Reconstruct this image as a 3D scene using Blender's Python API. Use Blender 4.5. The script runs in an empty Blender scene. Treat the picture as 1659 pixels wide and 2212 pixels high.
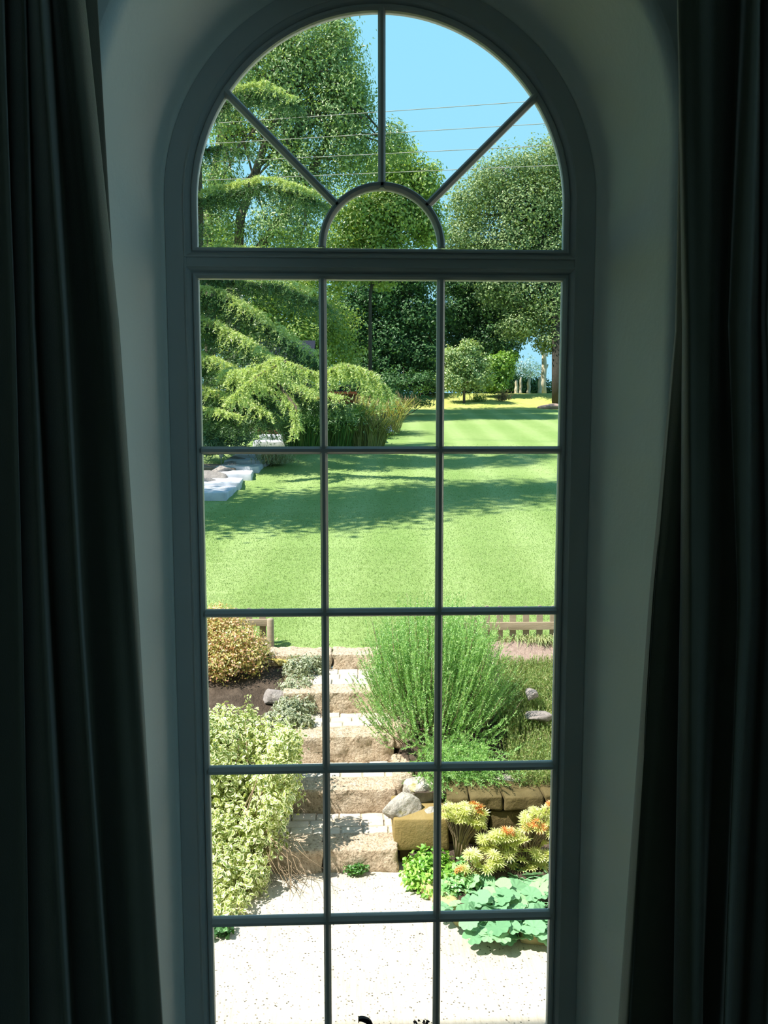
import bpy, math, random
import numpy as np
from mathutils import Matrix, Vector

rng = np.random.default_rng(7)
random.seed(7)
SC = bpy.context.scene
COL = SC.collection

# ------------------------------------------------------------------ camera
PITCH, YAW, ROLL, FPX = math.radians(5.592), math.radians(2.105), math.radians(-0.021), 1725.0
CAM = np.array([-0.06, -1.75, 3.2])
_R = np.array([math.cos(YAW), -math.sin(YAW), 0.0]); _F0 = np.array([math.sin(YAW), math.cos(YAW), 0.0]); _Z = np.array([0, 0, 1.0])
_F = _F0 * math.cos(PITCH) - _Z * math.sin(PITCH); _U = _Z * math.cos(PITCH) + _F0 * math.sin(PITCH)
_R, _U = _R * math.cos(ROLL) + _U * math.sin(ROLL), _U * math.cos(ROLL) - _R * math.sin(ROLL)
cam = bpy.data.cameras.new('camera'); cam.sensor_fit = 'AUTO'; cam.sensor_width = 36.0
cam.lens = FPX * 36.0 / 2212.0; cam.clip_start = 0.02; cam.clip_end = 500
cam_ob = bpy.data.objects.new('camera', cam); COL.objects.link(cam_ob)
cam_ob.matrix_world = Matrix(((_R[0], _U[0], -_F[0], CAM[0]), (_R[1], _U[1], -_F[1], CAM[1]), (_R[2], _U[2], -_F[2], CAM[2]), (0, 0, 0, 1)))
SC.camera = cam_ob

# ------------------------------------------------------------------ sky, sun, exposure
world = bpy.data.worlds.new('sky'); SC.world = world; world.use_nodes = True
wn = world.node_tree; wn.nodes.clear()
w_out = wn.nodes.new('ShaderNodeOutputWorld'); w_bg = wn.nodes.new('ShaderNodeBackground')
w_tc = wn.nodes.new('ShaderNodeTexCoord'); w_sep = wn.nodes.new('ShaderNodeSeparateXYZ'); w_ramp = wn.nodes.new('ShaderNodeValToRGB')
wn.links.new(w_tc.outputs['Generated'], w_sep.inputs[0]); wn.links.new(w_sep.outputs['Z'], w_ramp.inputs[0])
wn.links.new(w_ramp.outputs[0], w_bg.inputs[0]); wn.links.new(w_bg.outputs[0], w_out.inputs[0])
e = w_ramp.color_ramp.elements
e[0].position = 0.0; e[0].color = (0.44, 0.86, 1.08, 1)
e[1].position = 1.0; e[1].color = (0.20, 0.46, 0.90, 1)
e2 = w_ramp.color_ramp.elements.new(0.45); e2.color = (0.345, 0.82, 1.08, 1)
w_bg.inputs[1].default_value = 1.0
SUN_DIR = Vector((-0.52, -0.20, 0.82)).normalized()
sun = bpy.data.lights.new('sun', 'SUN'); sun.energy = 11.0; sun.angle = math.radians(0.6); sun.color = (1.0, 0.94, 0.83)
sun_ob = bpy.data.objects.new('sun', sun); COL.objects.link(sun_ob)
sun_ob.rotation_euler = SUN_DIR.to_track_quat('Z', 'Y').to_euler()
SC.view_settings.view_transform = 'Standard'; SC.view_settings.look = 'None'
SC.view_settings.exposure = 0.0; SC.view_settings.gamma = 1.0; SC.view_settings.use_curve_mapping = False
SC.cycles.max_bounces = 7; SC.cycles.diffuse_bounces = 5; SC.cycles.transparent_max_bounces = 12
SC.cycles.sample_clamp_indirect = 6.0

# ------------------------------------------------------------------ helpers
def ray(u, v):
    return _F + _R * ((u - 829.5) / FPX) - _U * ((v - 1106.0) / FPX)
def aty(u, v, y):
    d = ray(u, v); return CAM + d * ((y - CAM[1]) / d[1])
def atz(u, v, z):
    d = ray(u, v); return CAM + d * ((z - CAM[2]) / d[2])
def lin(r, g, b):
    f = lambda c: (c / 255.0) / 12.92 if c / 255.0 <= 0.04045 else ((c / 255.0 + 0.055) / 1.055) ** 2.4
    return (f(r), f(g), f(b), 1.0)

def tag(o, label=None, cat=None, group=None, kind=None):
    if label: o['label'] = label
    if cat: o['category'] = cat
    if group: o['group'] = group
    if kind: o['kind'] = kind
    return o
def empty(name, loc, label, cat, group=None):
    o = bpy.data.objects.new(name, None); COL.objects.link(o); o.location = loc
    o.empty_display_size = 0.1
    return tag(o, label, cat, group)

def mesh_data(name, V, faces, smooth=False, attr=None):
    """faces: list of (n,k) int arrays."""
    me = bpy.data.meshes.new(name)
    V = np.asarray(V, dtype=np.float32).reshape(-1, 3)
    fl = [np.asarray(f, dtype=np.int32) for f in (faces if isinstance(faces, list) else [faces])]
    fl = [f for f in fl if f.size]
    me.vertices.add(len(V)); me.vertices.foreach_set('co', V.ravel())
    loops = np.concatenate([f.ravel() for f in fl]); sizes = np.concatenate([np.full(len(f), f.shape[1], dtype=np.int32) for f in fl])
    me.loops.add(len(loops)); me.loops.foreach_set('vertex_index', loops)
    starts = np.concatenate([[0], np.cumsum(sizes)[:-1]]).astype(np.int32)
    me.polygons.add(len(sizes)); me.polygons.foreach_set('loop_start', starts)
    me.polygons.foreach_set('use_smooth', np.full(len(sizes), bool(smooth)))
    if attr is not None:
        a = me.attributes.new('edge', 'FLOAT', 'POINT'); a.data.foreach_set('value', np.asarray(attr, dtype=np.float32))
    me.update(calc_edges=True); me.validate()
    return me
def link(name, me, m, parent=None, loc=None, rot=None):
    o = bpy.data.objects.new(name, me); COL.objects.link(o)
    if m is not None and not me.materials: me.materials.append(m)
    if parent is not None: o.parent = parent
    if loc is not None: o.location = loc
    if rot is not None: o.rotation_euler = rot
    return o
class MB:
    """collects pieces into one mesh"""
    def __init__(s): s.V = []; s.F = {}; s.n = 0; s.A = []
    def add(s, V, faces, A=None):
        V = np.asarray(V, dtype=float).reshape(-1, 3)
        for f in (faces if isinstance(faces, list) else [faces]):
            f = np.asarray(f, dtype=np.int64)
            if f.size: s.F.setdefault(f.shape[1], []).append(f + s.n)
        s.V.append(V); s.n += len(V); s.A.append(np.zeros(len(V)) if A is None else np.asarray(A)); return s
    def build(s, name, m, parent=None, smooth=False, off=None, attr=False):
        V = np.concatenate(s.V)
        if off is not None: V = V - np.asarray(off)
        me = mesh_data(name, V, [np.concatenate(f) for f in s.F.values()], smooth, np.concatenate(s.A) if attr else None)
        return link(name, me, m, parent)

BOXF = np.array([[0, 3, 2, 1], [4, 5, 6, 7], [0, 1, 5, 4], [1, 2, 6, 5], [2, 3, 7, 6], [3, 0, 4, 7]])
def box(x0, x1, y0, y1, z0, z1):
    return np.array([[x0, y0, z0], [x1, y0, z0], [x1, y1, z0], [x0, y1, z0], [x0, y0, z1], [x1, y0, z1], [x1, y1, z1], [x0, y1, z1]], float), BOXF
def nz(P, freq, seed=0, octs=3):
    """cheap smooth noise -1..1"""
    r = np.random.default_rng(seed); out = np.zeros(len(P)); amp = 1.0; tot = 0
    for o in range(octs):
        for k in range(4):
            w = r.normal(size=3); w *= freq * (0.6 + 0.8 * r.random()) / np.linalg.norm(w)
            out += amp * np.sin(P @ w * 2 * math.pi + r.random() * 6.28) / 2.2
        tot += amp; amp *= 0.55; freq *= 2.1
    return out / tot
def grid_box(sx, sy, sz, nx, ny, nzv, rad=0.01, amp=0.0, freq=4.0, seed=0):
    """rounded, uneven block centred on x,y with its base at z=0"""
    V = []; F = []; key = {}
    def axis(s_, n_):
        if n_ < 4 or rad > s_ * .3: return [(i / n_ - .5) * s_ for i in range(n_ + 1)]
        return [-s_ / 2] + [(-s_ / 2 + rad) + (s_ - 2 * rad) * i / (n_ - 2) for i in range(n_ - 1)] + [s_ / 2]
    AX = [axis(sx, nx), axis(sy, ny), axis(sz, nzv)]
    def vid(i, j, k):
        t = (i, j, k)
        if t not in key: key[t] = len(V); V.append((AX[0][i], AX[1][j], AX[2][k]))
        return key[t]
    for i in range(nx):
        for j in range(ny):
            F.append((vid(i, j, 0), vid(i, j + 1, 0), vid(i + 1, j + 1, 0), vid(i + 1, j, 0)))
            F.append((vid(i, j, nzv), vid(i + 1, j, nzv), vid(i + 1, j + 1, nzv), vid(i, j + 1, nzv)))
    for i in range(nx):
        for k in range(nzv):
            F.append((vid(i, 0, k), vid(i + 1, 0, k), vid(i + 1, 0, k + 1), vid(i, 0, k + 1)))
            F.append((vid(i, ny, k), vid(i, ny, k + 1), vid(i + 1, ny, k + 1), vid(i + 1, ny, k)))
    for j in range(ny):
        for k in range(nzv):
            F.append((vid(0, j, k), vid(0, j, k + 1), vid(0, j + 1, k + 1), vid(0, j + 1, k)))
            F.append((vid(nx, j, k), vid(nx, j + 1, k), vid(nx, j + 1, k + 1), vid(nx, j, k + 1)))
    s = np.array([sx, sy, sz]); q = np.array(V)
    inner = np.clip(q, -(s / 2 - rad), s / 2 - rad); d = q - inner; L = np.linalg.norm(d, axis=1, keepdims=True)
    q = inner + d / np.maximum(L, 1e-9) * rad
    if amp:
        n = d / np.maximum(L, 1e-9)
        q = q + n * (nz(q + seed * 3.1, freq, seed)[:, None] * amp)
    q[:, 2] += sz / 2
    return q, np.array(F)
_ICO = None
def ico(sub=2):
    global _ICO
    import bmesh
    if _ICO is None: _ICO = {}
    if sub not in _ICO:
        bm = bmesh.new(); bmesh.ops.create_icosphere(bm, subdivisions=sub, radius=1.0)
        _ICO[sub] = (np.array([v.co[:] for v in bm.verts]), np.array([[v.index for v in f.verts] for f in bm.faces])); bm.free()
    return _ICO[sub]
def rock_mesh(rx, ry, rz, seed, sub=3, amp=.22, square=0.5):
    V, F = ico(sub); p = np.sign(V) * np.abs(V) ** (1 - 0.45 * square)
    p = p * (1 + amp * nz(V + seed, 0.45, seed, 3))[:, None]
    r_ = np.random.default_rng(seed + 400)
    for k in range(11):          # broken faces
        nn = r_.normal(size=3); nn /= np.linalg.norm(nn); d = r_.uniform(.52, .86); p = p - nn * np.maximum(0, p @ nn - d)[:, None] * .92
    p = p * (1 + .05 * nz(V * 1.0 + seed, 1.6, seed + 5, 3))[:, None]
    return p * np.array([rx, ry, rz]), F
def tube(path, rad, sides=6, cap=True):
    path = np.asarray(path, float); n = len(path); rad = np.broadcast_to(np.asarray(rad, float), (n,))
    T = np.gradient(path, axis=0); T /= np.maximum(np.linalg.norm(T, axis=1, keepdims=True), 1e-9)
    ref = np.array([0, 0, 1.0]) if abs(T[0][2]) < .9 else np.array([1.0, 0, 0])
    V = []
    for i in range(n):
        a = np.cross(T[i], ref); a /= max(np.linalg.norm(a), 1e-9); b = np.cross(T[i], a)
        for k in range(sides):
            t = 2 * math.pi * k / sides; V.append(path[i] + rad[i] * (a * math.cos(t) + b * math.sin(t)))
    F = [(i * sides + k, i * sides + (k + 1) % sides, (i + 1) * sides + (k + 1) % sides, (i + 1) * sides + k) for i in range(n - 1) for k in range(sides)]
    fs = [np.array(F)]
    if cap: fs.append(np.array([list(range(sides))[::-1], list(range((n - 1) * sides, n * sides))]))
    return np.array(V), fs
def unit(v): return v / np.maximum(np.linalg.norm(v, axis=-1, keepdims=True), 1e-9)
def leaf_cards(P, A, N, L, W):
    """rhombic leaves folded at the midrib, one quad pair each (2 tris)"""
    A = unit(A); S = unit(np.cross(A, N)); N2 = np.cross(S, A); L = np.asarray(L)[:, None]; W = np.asarray(W)[:, None]
    b = P; l = P + A * L * .45 - S * W * .5 + N2 * W * .15; r = P + A * L * .45 + S * W * .5 + N2 * W * .15; t = P + A * L
    n = len(P); V = np.stack([b, l, t, r], 1).reshape(-1, 3); i = np.arange(n)[:, None] * 4
    return V, np.concatenate([i + np.array([[0, 2, 1]]), i + np.array([[0, 3, 2]])], 0)
def leaf_full(P, A, N, L, W, curl=.12):
    """8-vertex leaf with a midrib; edge attribute 1 at the margin"""
    A = unit(A); S = unit(np.cross(A, N)); N2 = np.cross(S, A); L = np.asarray(L)[:, None]; W = np.asarray(W)[:, None]
    rows = [(0, 0, 0), (.3, -.46, .10), (.3, 0, 0), (.3, .46, .10), (.68, -.42, .08), (.68, 0, -.02), (.68, .42, .08), (1, 0, -curl)]
    V = np.stack([P + A * L * a + S * W * s + N2 * W * h for a, s, h in rows], 1).reshape(-1, 3)
    n = len(P); i = np.arange(n)[:, None] * 8
    tri = np.concatenate([i + np.array([t]) for t in ((0, 2, 1), (0, 3, 2), (4, 5, 7), (5, 6, 7))], 0)
    quad = np.concatenate([i + np.array([t]) for t in ((1, 2, 5, 4), (2, 3, 6, 5))], 0)
    return V, [tri, quad], np.tile(np.array([.5, 1, 0, 1, 1, 0, 1, 1.0]), n)
def needles(P, A, L, W):
    n = len(P); A = unit(A); S = unit(np.cross(A, rng.normal(size=(n, 3)))); L = np.asarray(L)[:, None]; W = np.asarray(W)[:, None]
    V = np.stack([P - S * W * .5, P + S * W * .5, P + A * L], 1).reshape(-1, 3)
    return V, np.arange(n)[:, None] * 3 + np.array([[0, 1, 2]])
def in_blobs(blobs, n, shell=.55, puffs=None):
    """points in clumps over the outside of a union of ellipsoids -> positions, outward directions"""
    blobs = [(np.asarray(c, float), np.asarray(r, float)) for c, r in blobs]
    w = np.array([r.prod() ** .67 for c, r in blobs]); idx = rng.choice(len(blobs), n, p=w / w.sum())
    C = np.array([c for c, r in blobs])[idx]; Rr = np.array([r for c, r in blobs])[idx]
    if puffs:
        k = puffs * len(blobs); pd = unit(rng.normal(size=(k, 3))); pidx = rng.choice(k, n)
        d0 = pd[pidx]; rad0 = (shell + (1 - shell) * rng.random(k)[pidx] ** .7)[:, None]
        off = rng.normal(size=(n, 3)) * (.50 / math.sqrt(puffs) + .035)
        q = d0 * rad0 + off
    else:
        d0 = unit(rng.normal(size=(n, 3))); q = d0 * (shell + (1 - shell) * rng.random(n) ** .5)[:, None]
    return C + q * Rr, unit(q * Rr.mean(1, keepdims=True) / Rr), idx

# ------------------------------------------------------------------ materials
def new_mat(name):
    m = bpy.data.materials.new(name); m.use_nodes = True; nt = m.node_tree; nt.nodes.clear()
    return m, nt, nt.nodes.new('ShaderNodeOutputMaterial')
def ramp(nt, cols, fac=None, pos=None):
    r = nt.nodes.new('ShaderNodeValToRGB'); el = r.color_ramp.elements; n = len(cols)
    while len(el) < n: el.new(0.5)
    for i, c in enumerate(cols): el[i].position = pos[i] if pos else i / max(n - 1, 1); el[i].color = c
    if fac is not None: nt.links.new(fac, r.inputs[0])
    return r
def noise(nt, scale, detail=4, rough=.55, vec=None, dist=0.0):
    t = nt.nodes.new('ShaderNodeTexNoise'); t.inputs['Scale'].default_value = scale; t.inputs['Detail'].default_value = detail
    t.inputs['Roughness'].default_value = rough; t.inputs['Distortion'].default_value = dist
    if vec is not None: nt.links.new(vec, t.inputs['Vector'])
    return t
def coords(nt, scale=(1, 1, 1), kind='Object', rot=(0, 0, 0)):
    tc = nt.nodes.new('ShaderNodeTexCoord'); mp = nt.nodes.new('ShaderNodeMapping'); mp.inputs['Scale'].default_value = scale
    mp.inputs['Rotation'].default_value = rot
    nt.links.new(tc.outputs[kind], mp.inputs[0]); return mp.outputs[0]
def world_coords(nt, scale=(1, 1, 1), rot=(0, 0, 0)):
    g = nt.nodes.new('ShaderNodeNewGeometry'); mp = nt.nodes.new('ShaderNodeMapping'); mp.inputs['Scale'].default_value = scale
    mp.inputs['Rotation'].default_value = rot
    nt.links.new(g.outputs['Position'], mp.inputs[0]); return mp.outputs[0]
def mixc(nt, a, b, fac, mode='MIX'):
    m = nt.nodes.new('ShaderNodeMix'); m.data_type = 'RGBA'; m.blend_type = mode
    for s, val in ((6, a), (7, b), (0, fac)):
        if hasattr(val, 'is_linked') or hasattr(val, 'links'): nt.links.new(val, m.inputs[s])
        else: m.inputs[s].default_value = val
    return m.outputs[2]
def surf(name, cols, scale=8, detail=5, rough=.8, bump=.3, bscale=40, bdist=.01, spec=.25, stretch=(1, 1, 1), pos=None, sheen=0, extra=None, rough_n=.55):
    m, nt, out = new_mat(name); p = nt.nodes.new('ShaderNodeBsdfPrincipled')
    vec = world_coords(nt, stretch); n = noise(nt, scale, detail, rough_n, vec); r = ramp(nt, cols, n.outputs['Fac'], pos)
    c = r.outputs[0]
    if extra: c = extra(nt, c)
    nt.links.new(c, p.inputs['Base Color']); p.inputs['Roughness'].default_value = rough; p.inputs['Specular IOR Level'].default_value = spec
    if sheen: p.inputs['Sheen Weight'].default_value = sheen; p.inputs['Sheen Roughness'].default_value = .35
    if bump:
        nb = noise(nt, bscale, 6, .6, vec); b = nt.nodes.new('ShaderNodeBump'); b.inputs['Strength'].default_value = bump; b.inputs['Distance'].default_value = bdist
        nt.links.new(nb.outputs['Fac'], b.inputs['Height']); nt.links.new(b.outputs[0], p.inputs['Normal'])
    nt.links.new(p.outputs[0], out.inputs[0]); return m
def leaf_mat(name, cols, trans=.35, gloss=.06, edge=None, rough=.45, pos=None, patch=None):
    """leaf colours vary leaf by leaf; edge = colour of the leaf margin; patch = (colour, scale) of sprays of another colour"""
    m, nt, out = new_mat(name); g = nt.nodes.new('ShaderNodeNewGeometry')
    r = ramp(nt, cols, g.outputs['Random Per Island'], pos); c = r.outputs[0]
    if patch:
        n = noise(nt, patch[1], 2, .5, world_coords(nt)); rr = ramp(nt, [(0, 0, 0, 1), (1, 1, 1, 1)], n.outputs['Fac'], [.45, .62])
        c = mixc(nt, c, patch[0], rr.outputs[0])
    if edge:
        a = nt.nodes.new('ShaderNodeAttribute'); a.attribute_name = 'edge'
        rr = ramp(nt, [(0, 0, 0, 1), (1, 1, 1, 1)], a.outputs['Fac'], [.35, .75]); c = mixc(nt, c, edge, rr.outputs[0])
    d = nt.nodes.new('ShaderNodeBsdfDiffuse'); t = nt.nodes.new('ShaderNodeBsdfTranslucent'); mx = nt.nodes.new('ShaderNodeMixShader')
    gl = nt.nodes.new('ShaderNodeBsdfGlossy'); gl.inputs['Roughness'].default_value = rough; mg = nt.nodes.new('ShaderNodeMixShader')
    tc = mixc(nt, c, (1.25, 1.25, .55, 1), 1.0, 'MULTIPLY')
    nt.links.new(c, d.inputs[0]); nt.links.new(tc, t.inputs[0]); mx.inputs[0].default_value = trans
    nt.links.new(d.outputs[0], mx.inputs[1]); nt.links.new(t.outputs[0], mx.inputs[2]); mg.inputs[0].default_value = gloss
    nt.links.new(mx.outputs[0], mg.inputs[1]); nt.links.new(gl.outputs[0], mg.inputs[2]); nt.links.new(mg.outputs[0], out.inputs[0]); return m

M = {}
M['plaster'] = surf('plaster', [lin(222, 222, 214), lin(232, 232, 226)], 3, 4, .9, .25, 60, .004)
M['room_paint'] = surf('room_paint', [lin(206, 206, 198), lin(216, 216, 208)], 3, 3, .9, .1, 60, .003)
M['floor_wood'] = surf('floor_wood', [lin(86, 62, 42), lin(112, 82, 56)], 6, 4, .6, .1, 60, .003, stretch=(6, .4, 1))
M['frame_paint'] = surf('frame_paint', [lin(176, 180, 180), lin(188, 191, 190)], 5, 3, .45, .08, 90, .002, spec=.4)
M['dark_gap'] = surf('dark_gap', [lin(34, 34, 34), lin(44, 44, 42)], 5, 2, .9, 0)
M['curtain'] = surf('curtain', [lin(82, 80, 68), lin(89, 87, 74)], 14, 3, .95, .25, 500, .002, spec=.05, sheen=1.0)
M['render'] = surf('render', [lin(205, 196, 178), lin(220, 212, 196)], 4, 4, .9, .2, 60, .004)
M['roof_tile'] = surf('roof_tile', [lin(96, 84, 76), lin(118, 104, 94)], 6, 4, .9, .3, 30, .01)
def glass():
    m, nt, out = new_mat('glass'); t = nt.nodes.new('ShaderNodeBsdfTransparent'); t.inputs[0].default_value = (.985, .99, .985, 1)
    g = nt.nodes.new('ShaderNodeBsdfGlossy'); g.inputs['Roughness'].default_value = .0; f = nt.nodes.new('ShaderNodeFresnel'); f.inputs[0].default_value = 1.3
    mx = nt.nodes.new('ShaderNodeMixShader'); nt.links.new(f.outputs[0], mx.inputs[0]); nt.links.new(t.outputs[0], mx.inputs[1]); nt.links.new(g.outputs[0], mx.inputs[2])
    nt.links.new(mx.outputs[0], out.inputs[0]); return m
M['glass'] = glass()

def specks(nt, c):
    vec = world_coords(nt); v = nt.nodes.new('ShaderNodeTexVoronoi'); v.inputs['Scale'].default_value = 42; nt.links.new(vec, v.inputs['Vector'])
    r = ramp(nt, [(.10, .10, .09, 1), (1, 1, 1, 1)], v.outputs['Distance'], [.14, .26])
    n = noise(nt, 9, 3, .5, vec); rr = ramp(nt, [(0, 0, 0, 1), (1, 1, 1, 1)], n.outputs['Fac'], [.40, .56])
    c = mixc(nt, c, r.outputs[0], rr.outputs[0], 'MULTIPLY')
    n2 = noise(nt, 1, 4, .6, world_coords(nt, (55, 4, 1), (0, 0, math.radians(8)))); r2 = ramp(nt, [(.84, .82, .78, 1), (1, 1, 1, 1)], n2.outputs['Fac'], [.36, .55])
    return mixc(nt, c, r2.outputs[0], .8, 'MULTIPLY')
M['concrete'] = surf('concrete', [lin(170, 160, 146), lin(192, 183, 170), lin(203, 195, 184)], 2.2, 6, .95, .5, 60, .008, extra=specks)
def moss(nt, c):
    n = noise(nt, 7, 3, .6, world_coords(nt)); r = ramp(nt, [(0, 0, 0, 1), (1, 1, 1, 1)], n.outputs['Fac'], [.62, .72])
    return mixc(nt, c, lin(150, 140, 70), r.outputs[0])
def pits(nt, c):
    n = noise(nt, 46, 5, .75, world_coords(nt)); r = ramp(nt, [(.30, .26, .20, 1), (1, 1, 1, 1)], n.outputs['Fac'], [.36, .52])
    return mixc(nt, c, r.outputs[0], .75, 'MULTIPLY')
M['step_stone'] = surf('step_stone', [lin(166, 143, 118), lin(202, 183, 162), lin(219, 207, 192)], 11, 6, .95, 1.0, 42, .03, extra=pits)
M['sett'] = surf('sett', [lin(172, 158, 144), lin(192, 182, 170), lin(202, 194, 184)], 14, 5, .95, .6, 50, .01)
M['mortar'] = surf('mortar', [lin(150, 138, 122), lin(180, 168, 150)], 20, 5, .95, .6, 60, .01)
M['block_stone'] = surf('block_stone', [lin(118, 100, 62), lin(140, 122, 78), lin(154, 138, 98)], 6, 6, .95, .6, 45, .01)
M['wall_stone'] = surf('wall_stone', [lin(62, 54, 34), lin(88, 78, 50), lin(112, 100, 70)], 7, 6, .95, .8, 30, .015)  # shade under the rosemary is put into this stone colour
M['rock'] = surf('rock', [lin(96, 92, 88), lin(172, 166, 158), lin(222, 216, 208)], 11, 7, .95, 1.0, 26, .03, extra=moss)
M['pale_rock'] = surf('pale_rock', [lin(104, 98, 98), lin(140, 133, 131), lin(170, 164, 160)], 8, 6, .95, .9, 26, .02)  # toned down to stand in for shade on the left boulder
M['kerb_stone'] = surf('kerb_stone', [lin(140, 124, 84), lin(178, 164, 116), lin(196, 184, 140)], 9, 6, .95, .8, 34, .015)
M['moss_stone'] = surf('moss_stone', [lin(150, 136, 60), lin(196, 176, 96), lin(214, 204, 176)], 9, 6, .95, .8, 34, .015)
M['soil'] = surf('soil', [lin(50, 42, 35), lin(76, 65, 56), lin(120, 106, 94)], 9, 7, 1, 1, 40, .03)  # colour lowered to carry the shade on the left bank
M['gravel'] = surf('gravel', [lin(104, 88, 78), lin(150, 130, 120), lin(182, 164, 154)], 24, 6, 1, 1, 60, .02)
M['slate'] = surf('slate', [lin(150, 150, 160), lin(186, 188, 198), lin(212, 212, 216)], 5, 5, .8, .4, 30, .01)
M['wood'] = surf('wood', [lin(120, 108, 92), lin(150, 138, 120), lin(166, 156, 140)], 7, 5, .9, .4, 40, .005, stretch=(1, 1, 6))
M['wood_rail'] = surf('wood_rail', [lin(126, 112, 94), lin(156, 142, 122), lin(172, 160, 144)], 7, 5, .9, .4, 40, .005, stretch=(1, 6, 6))
M['bark'] = surf('bark', [lin(66, 58, 50), lin(98, 88, 76), lin(124, 112, 98)], 6, 6, .95, .9, 14, .04, stretch=(3, 3, .5))
M['dark_bark'] = surf('dark_bark', [lin(44, 42, 42), lin(66, 62, 58), lin(84, 78, 70)], 6, 6, .95, .9, 14, .04, stretch=(3, 3, .5))  # darker bark copy with the oak trunk's shade in its colour
M['pale_wood'] = surf('pale_wood', [lin(150, 140, 122), lin(196, 186, 164), lin(210, 202, 186)], 5, 5, .95, .6, 14, .03, stretch=(3, 3, .6))
M['twig'] = surf('twig', [lin(120, 104, 84), lin(150, 132, 110)], 20, 3, .9, 0)
M['wire'] = surf('wire', [lin(150, 146, 140), lin(160, 156, 150)], 4, 2, .6, 0)
M['rust'] = surf('rust', [lin(70, 38, 22), lin(104, 58, 34), lin(124, 74, 46)], 5, 6, .9, .3, 30, .01)
M['shed_board'] = surf('shed_board', [lin(16, 20, 36), lin(24, 30, 50)], 5, 4, .8, .2, 20, .01)
M['white_paint'] = surf('white_paint', [lin(206, 206, 204), lin(220, 220, 218)], 5, 3, .7, 0)
M['terracotta'] = surf('terracotta', [lin(120, 74, 54), lin(138, 88, 66)], 5, 3, .9, .1, 60, .003)
M['pole'] = surf('pole', [lin(176, 178, 180), lin(190, 192, 194)], 3, 3, .8, 0)

def lawn_extra(nt, c):
    # mowing stripes: the grass lies over one way, then the other
    w = nt.nodes.new('ShaderNodeTexWave'); w.wave_type = 'BANDS'; w.bands_direction = 'X'; w.inputs['Scale'].default_value = .20
    w.inputs['Distortion'].default_value = .6; w.inputs['Detail'].default_value = 2; w.inputs['Detail Scale'].default_value = .6
    nt.links.new(world_coords(nt, (1, 1, 1), (0, 0, math.radians(3))), w.inputs['Vector'])
    r = ramp(nt, [(.88, .92, .86, 1), (1.0, 1.0, 1.0, 1), (1.12, 1.1, 1.18, 1)], w.outputs['Fac'], [.2, .6, .9])
    c = mixc(nt, c, r.outputs[0], .9, 'MULTIPLY')
    n = noise(nt, .35, 3, .5, world_coords(nt)); r2 = ramp(nt, [(.92, .96, .9, 1), (1.1, 1.05, 1.12, 1)], n.outputs['Fac'], [.35, .65])
    return mixc(nt, c, r2.outputs[0], .8, 'MULTIPLY')
M['lawn'] = surf('lawn', [lin(104, 131, 70), lin(130, 152, 92), lin(151, 168, 116)], 9, 7, 1, .6, 60, .02, spec=.05, extra=lawn_extra, rough_n=.7)
M['meadow'] = surf('meadow', [lin(110, 136, 62), lin(164, 170, 96), lin(188, 176, 126)], 1.2, 7, 1, .8, 12, .06, spec=.05, rough_n=.65)
M['blade'] = leaf_mat('blade', [lin(102, 129, 70), lin(130, 153, 94), lin(156, 172, 122)], .3, .03)

# ------------------------------------------------------------------ the house: window wall, room, window
ZC = 3.2                     # eye level above the courtyard
def rel(z): return z + ZC
HW, SPR, TOPZ = 0.390, rel(0.482), rel(0.872)
SILL = rel(-1.50)
def arch_path(half, zbot, zspr, n=48):
    """left foot up, round the arch and down to the right foot: (x, z)"""
    p = [(-half, zbot), (-half, (zbot + zspr) / 2)]
    p += [(-half * math.cos(math.pi * i / n), zspr + half * math.sin(math.pi * i / n)) for i in range(n + 1)]
    p += [(half, (zbot + zspr) / 2), (half, zbot)]
    return np.array(p)
def offset2d(path, closed):
    """unit mitre vectors pointing outwards for a path that runs clockwise (left, up, right, down)"""
    n = len(path); out = []
    for i in range(n):
        a = path[(i - 1) % n] if closed or i > 0 else None; b = path[i]; c = path[(i + 1) % n] if closed or i < n - 1 else None
        d1 = (b - a) / np.linalg.norm(b - a) if a is not None else None; d2 = (c - b) / np.linalg.norm(c - b) if c is not None else None
        if d1 is None: d1 = d2
        if d2 is None: d2 = d1
        n1 = np.array([-d1[1], d1[0]]); n2 = np.array([-d2[1], d2[0]]); m = (n1 + n2) / np.linalg.norm(n1 + n2)
        out.append(m / max(m @ n1, .3))
    return np.array(out)
def sweep2d(path, prof, closed, caps=True):
    """prof: closed list of (offset outwards, y)"""
    path = np.asarray(path, float); off = offset2d(path, closed); n, k = len(path), len(prof); V = []
    for p, o in zip(path, off):
        for d, y in prof: V.append((p[0] + o[0] * d, y, p[1] + o[1] * d))
    F = [(i * k + j, i * k + (j + 1) % k, ((i + 1) % n) * k + (j + 1) % k, ((i + 1) % n) * k + j) for i in range(n if closed else n - 1) for j in range(k)]
    fs = [np.array(F)]
    if not closed and caps: fs.append(np.array([list(range(k)), list(range((n - 1) * k, n * k))[::-1]]))
    return np.array(V), fs

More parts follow.
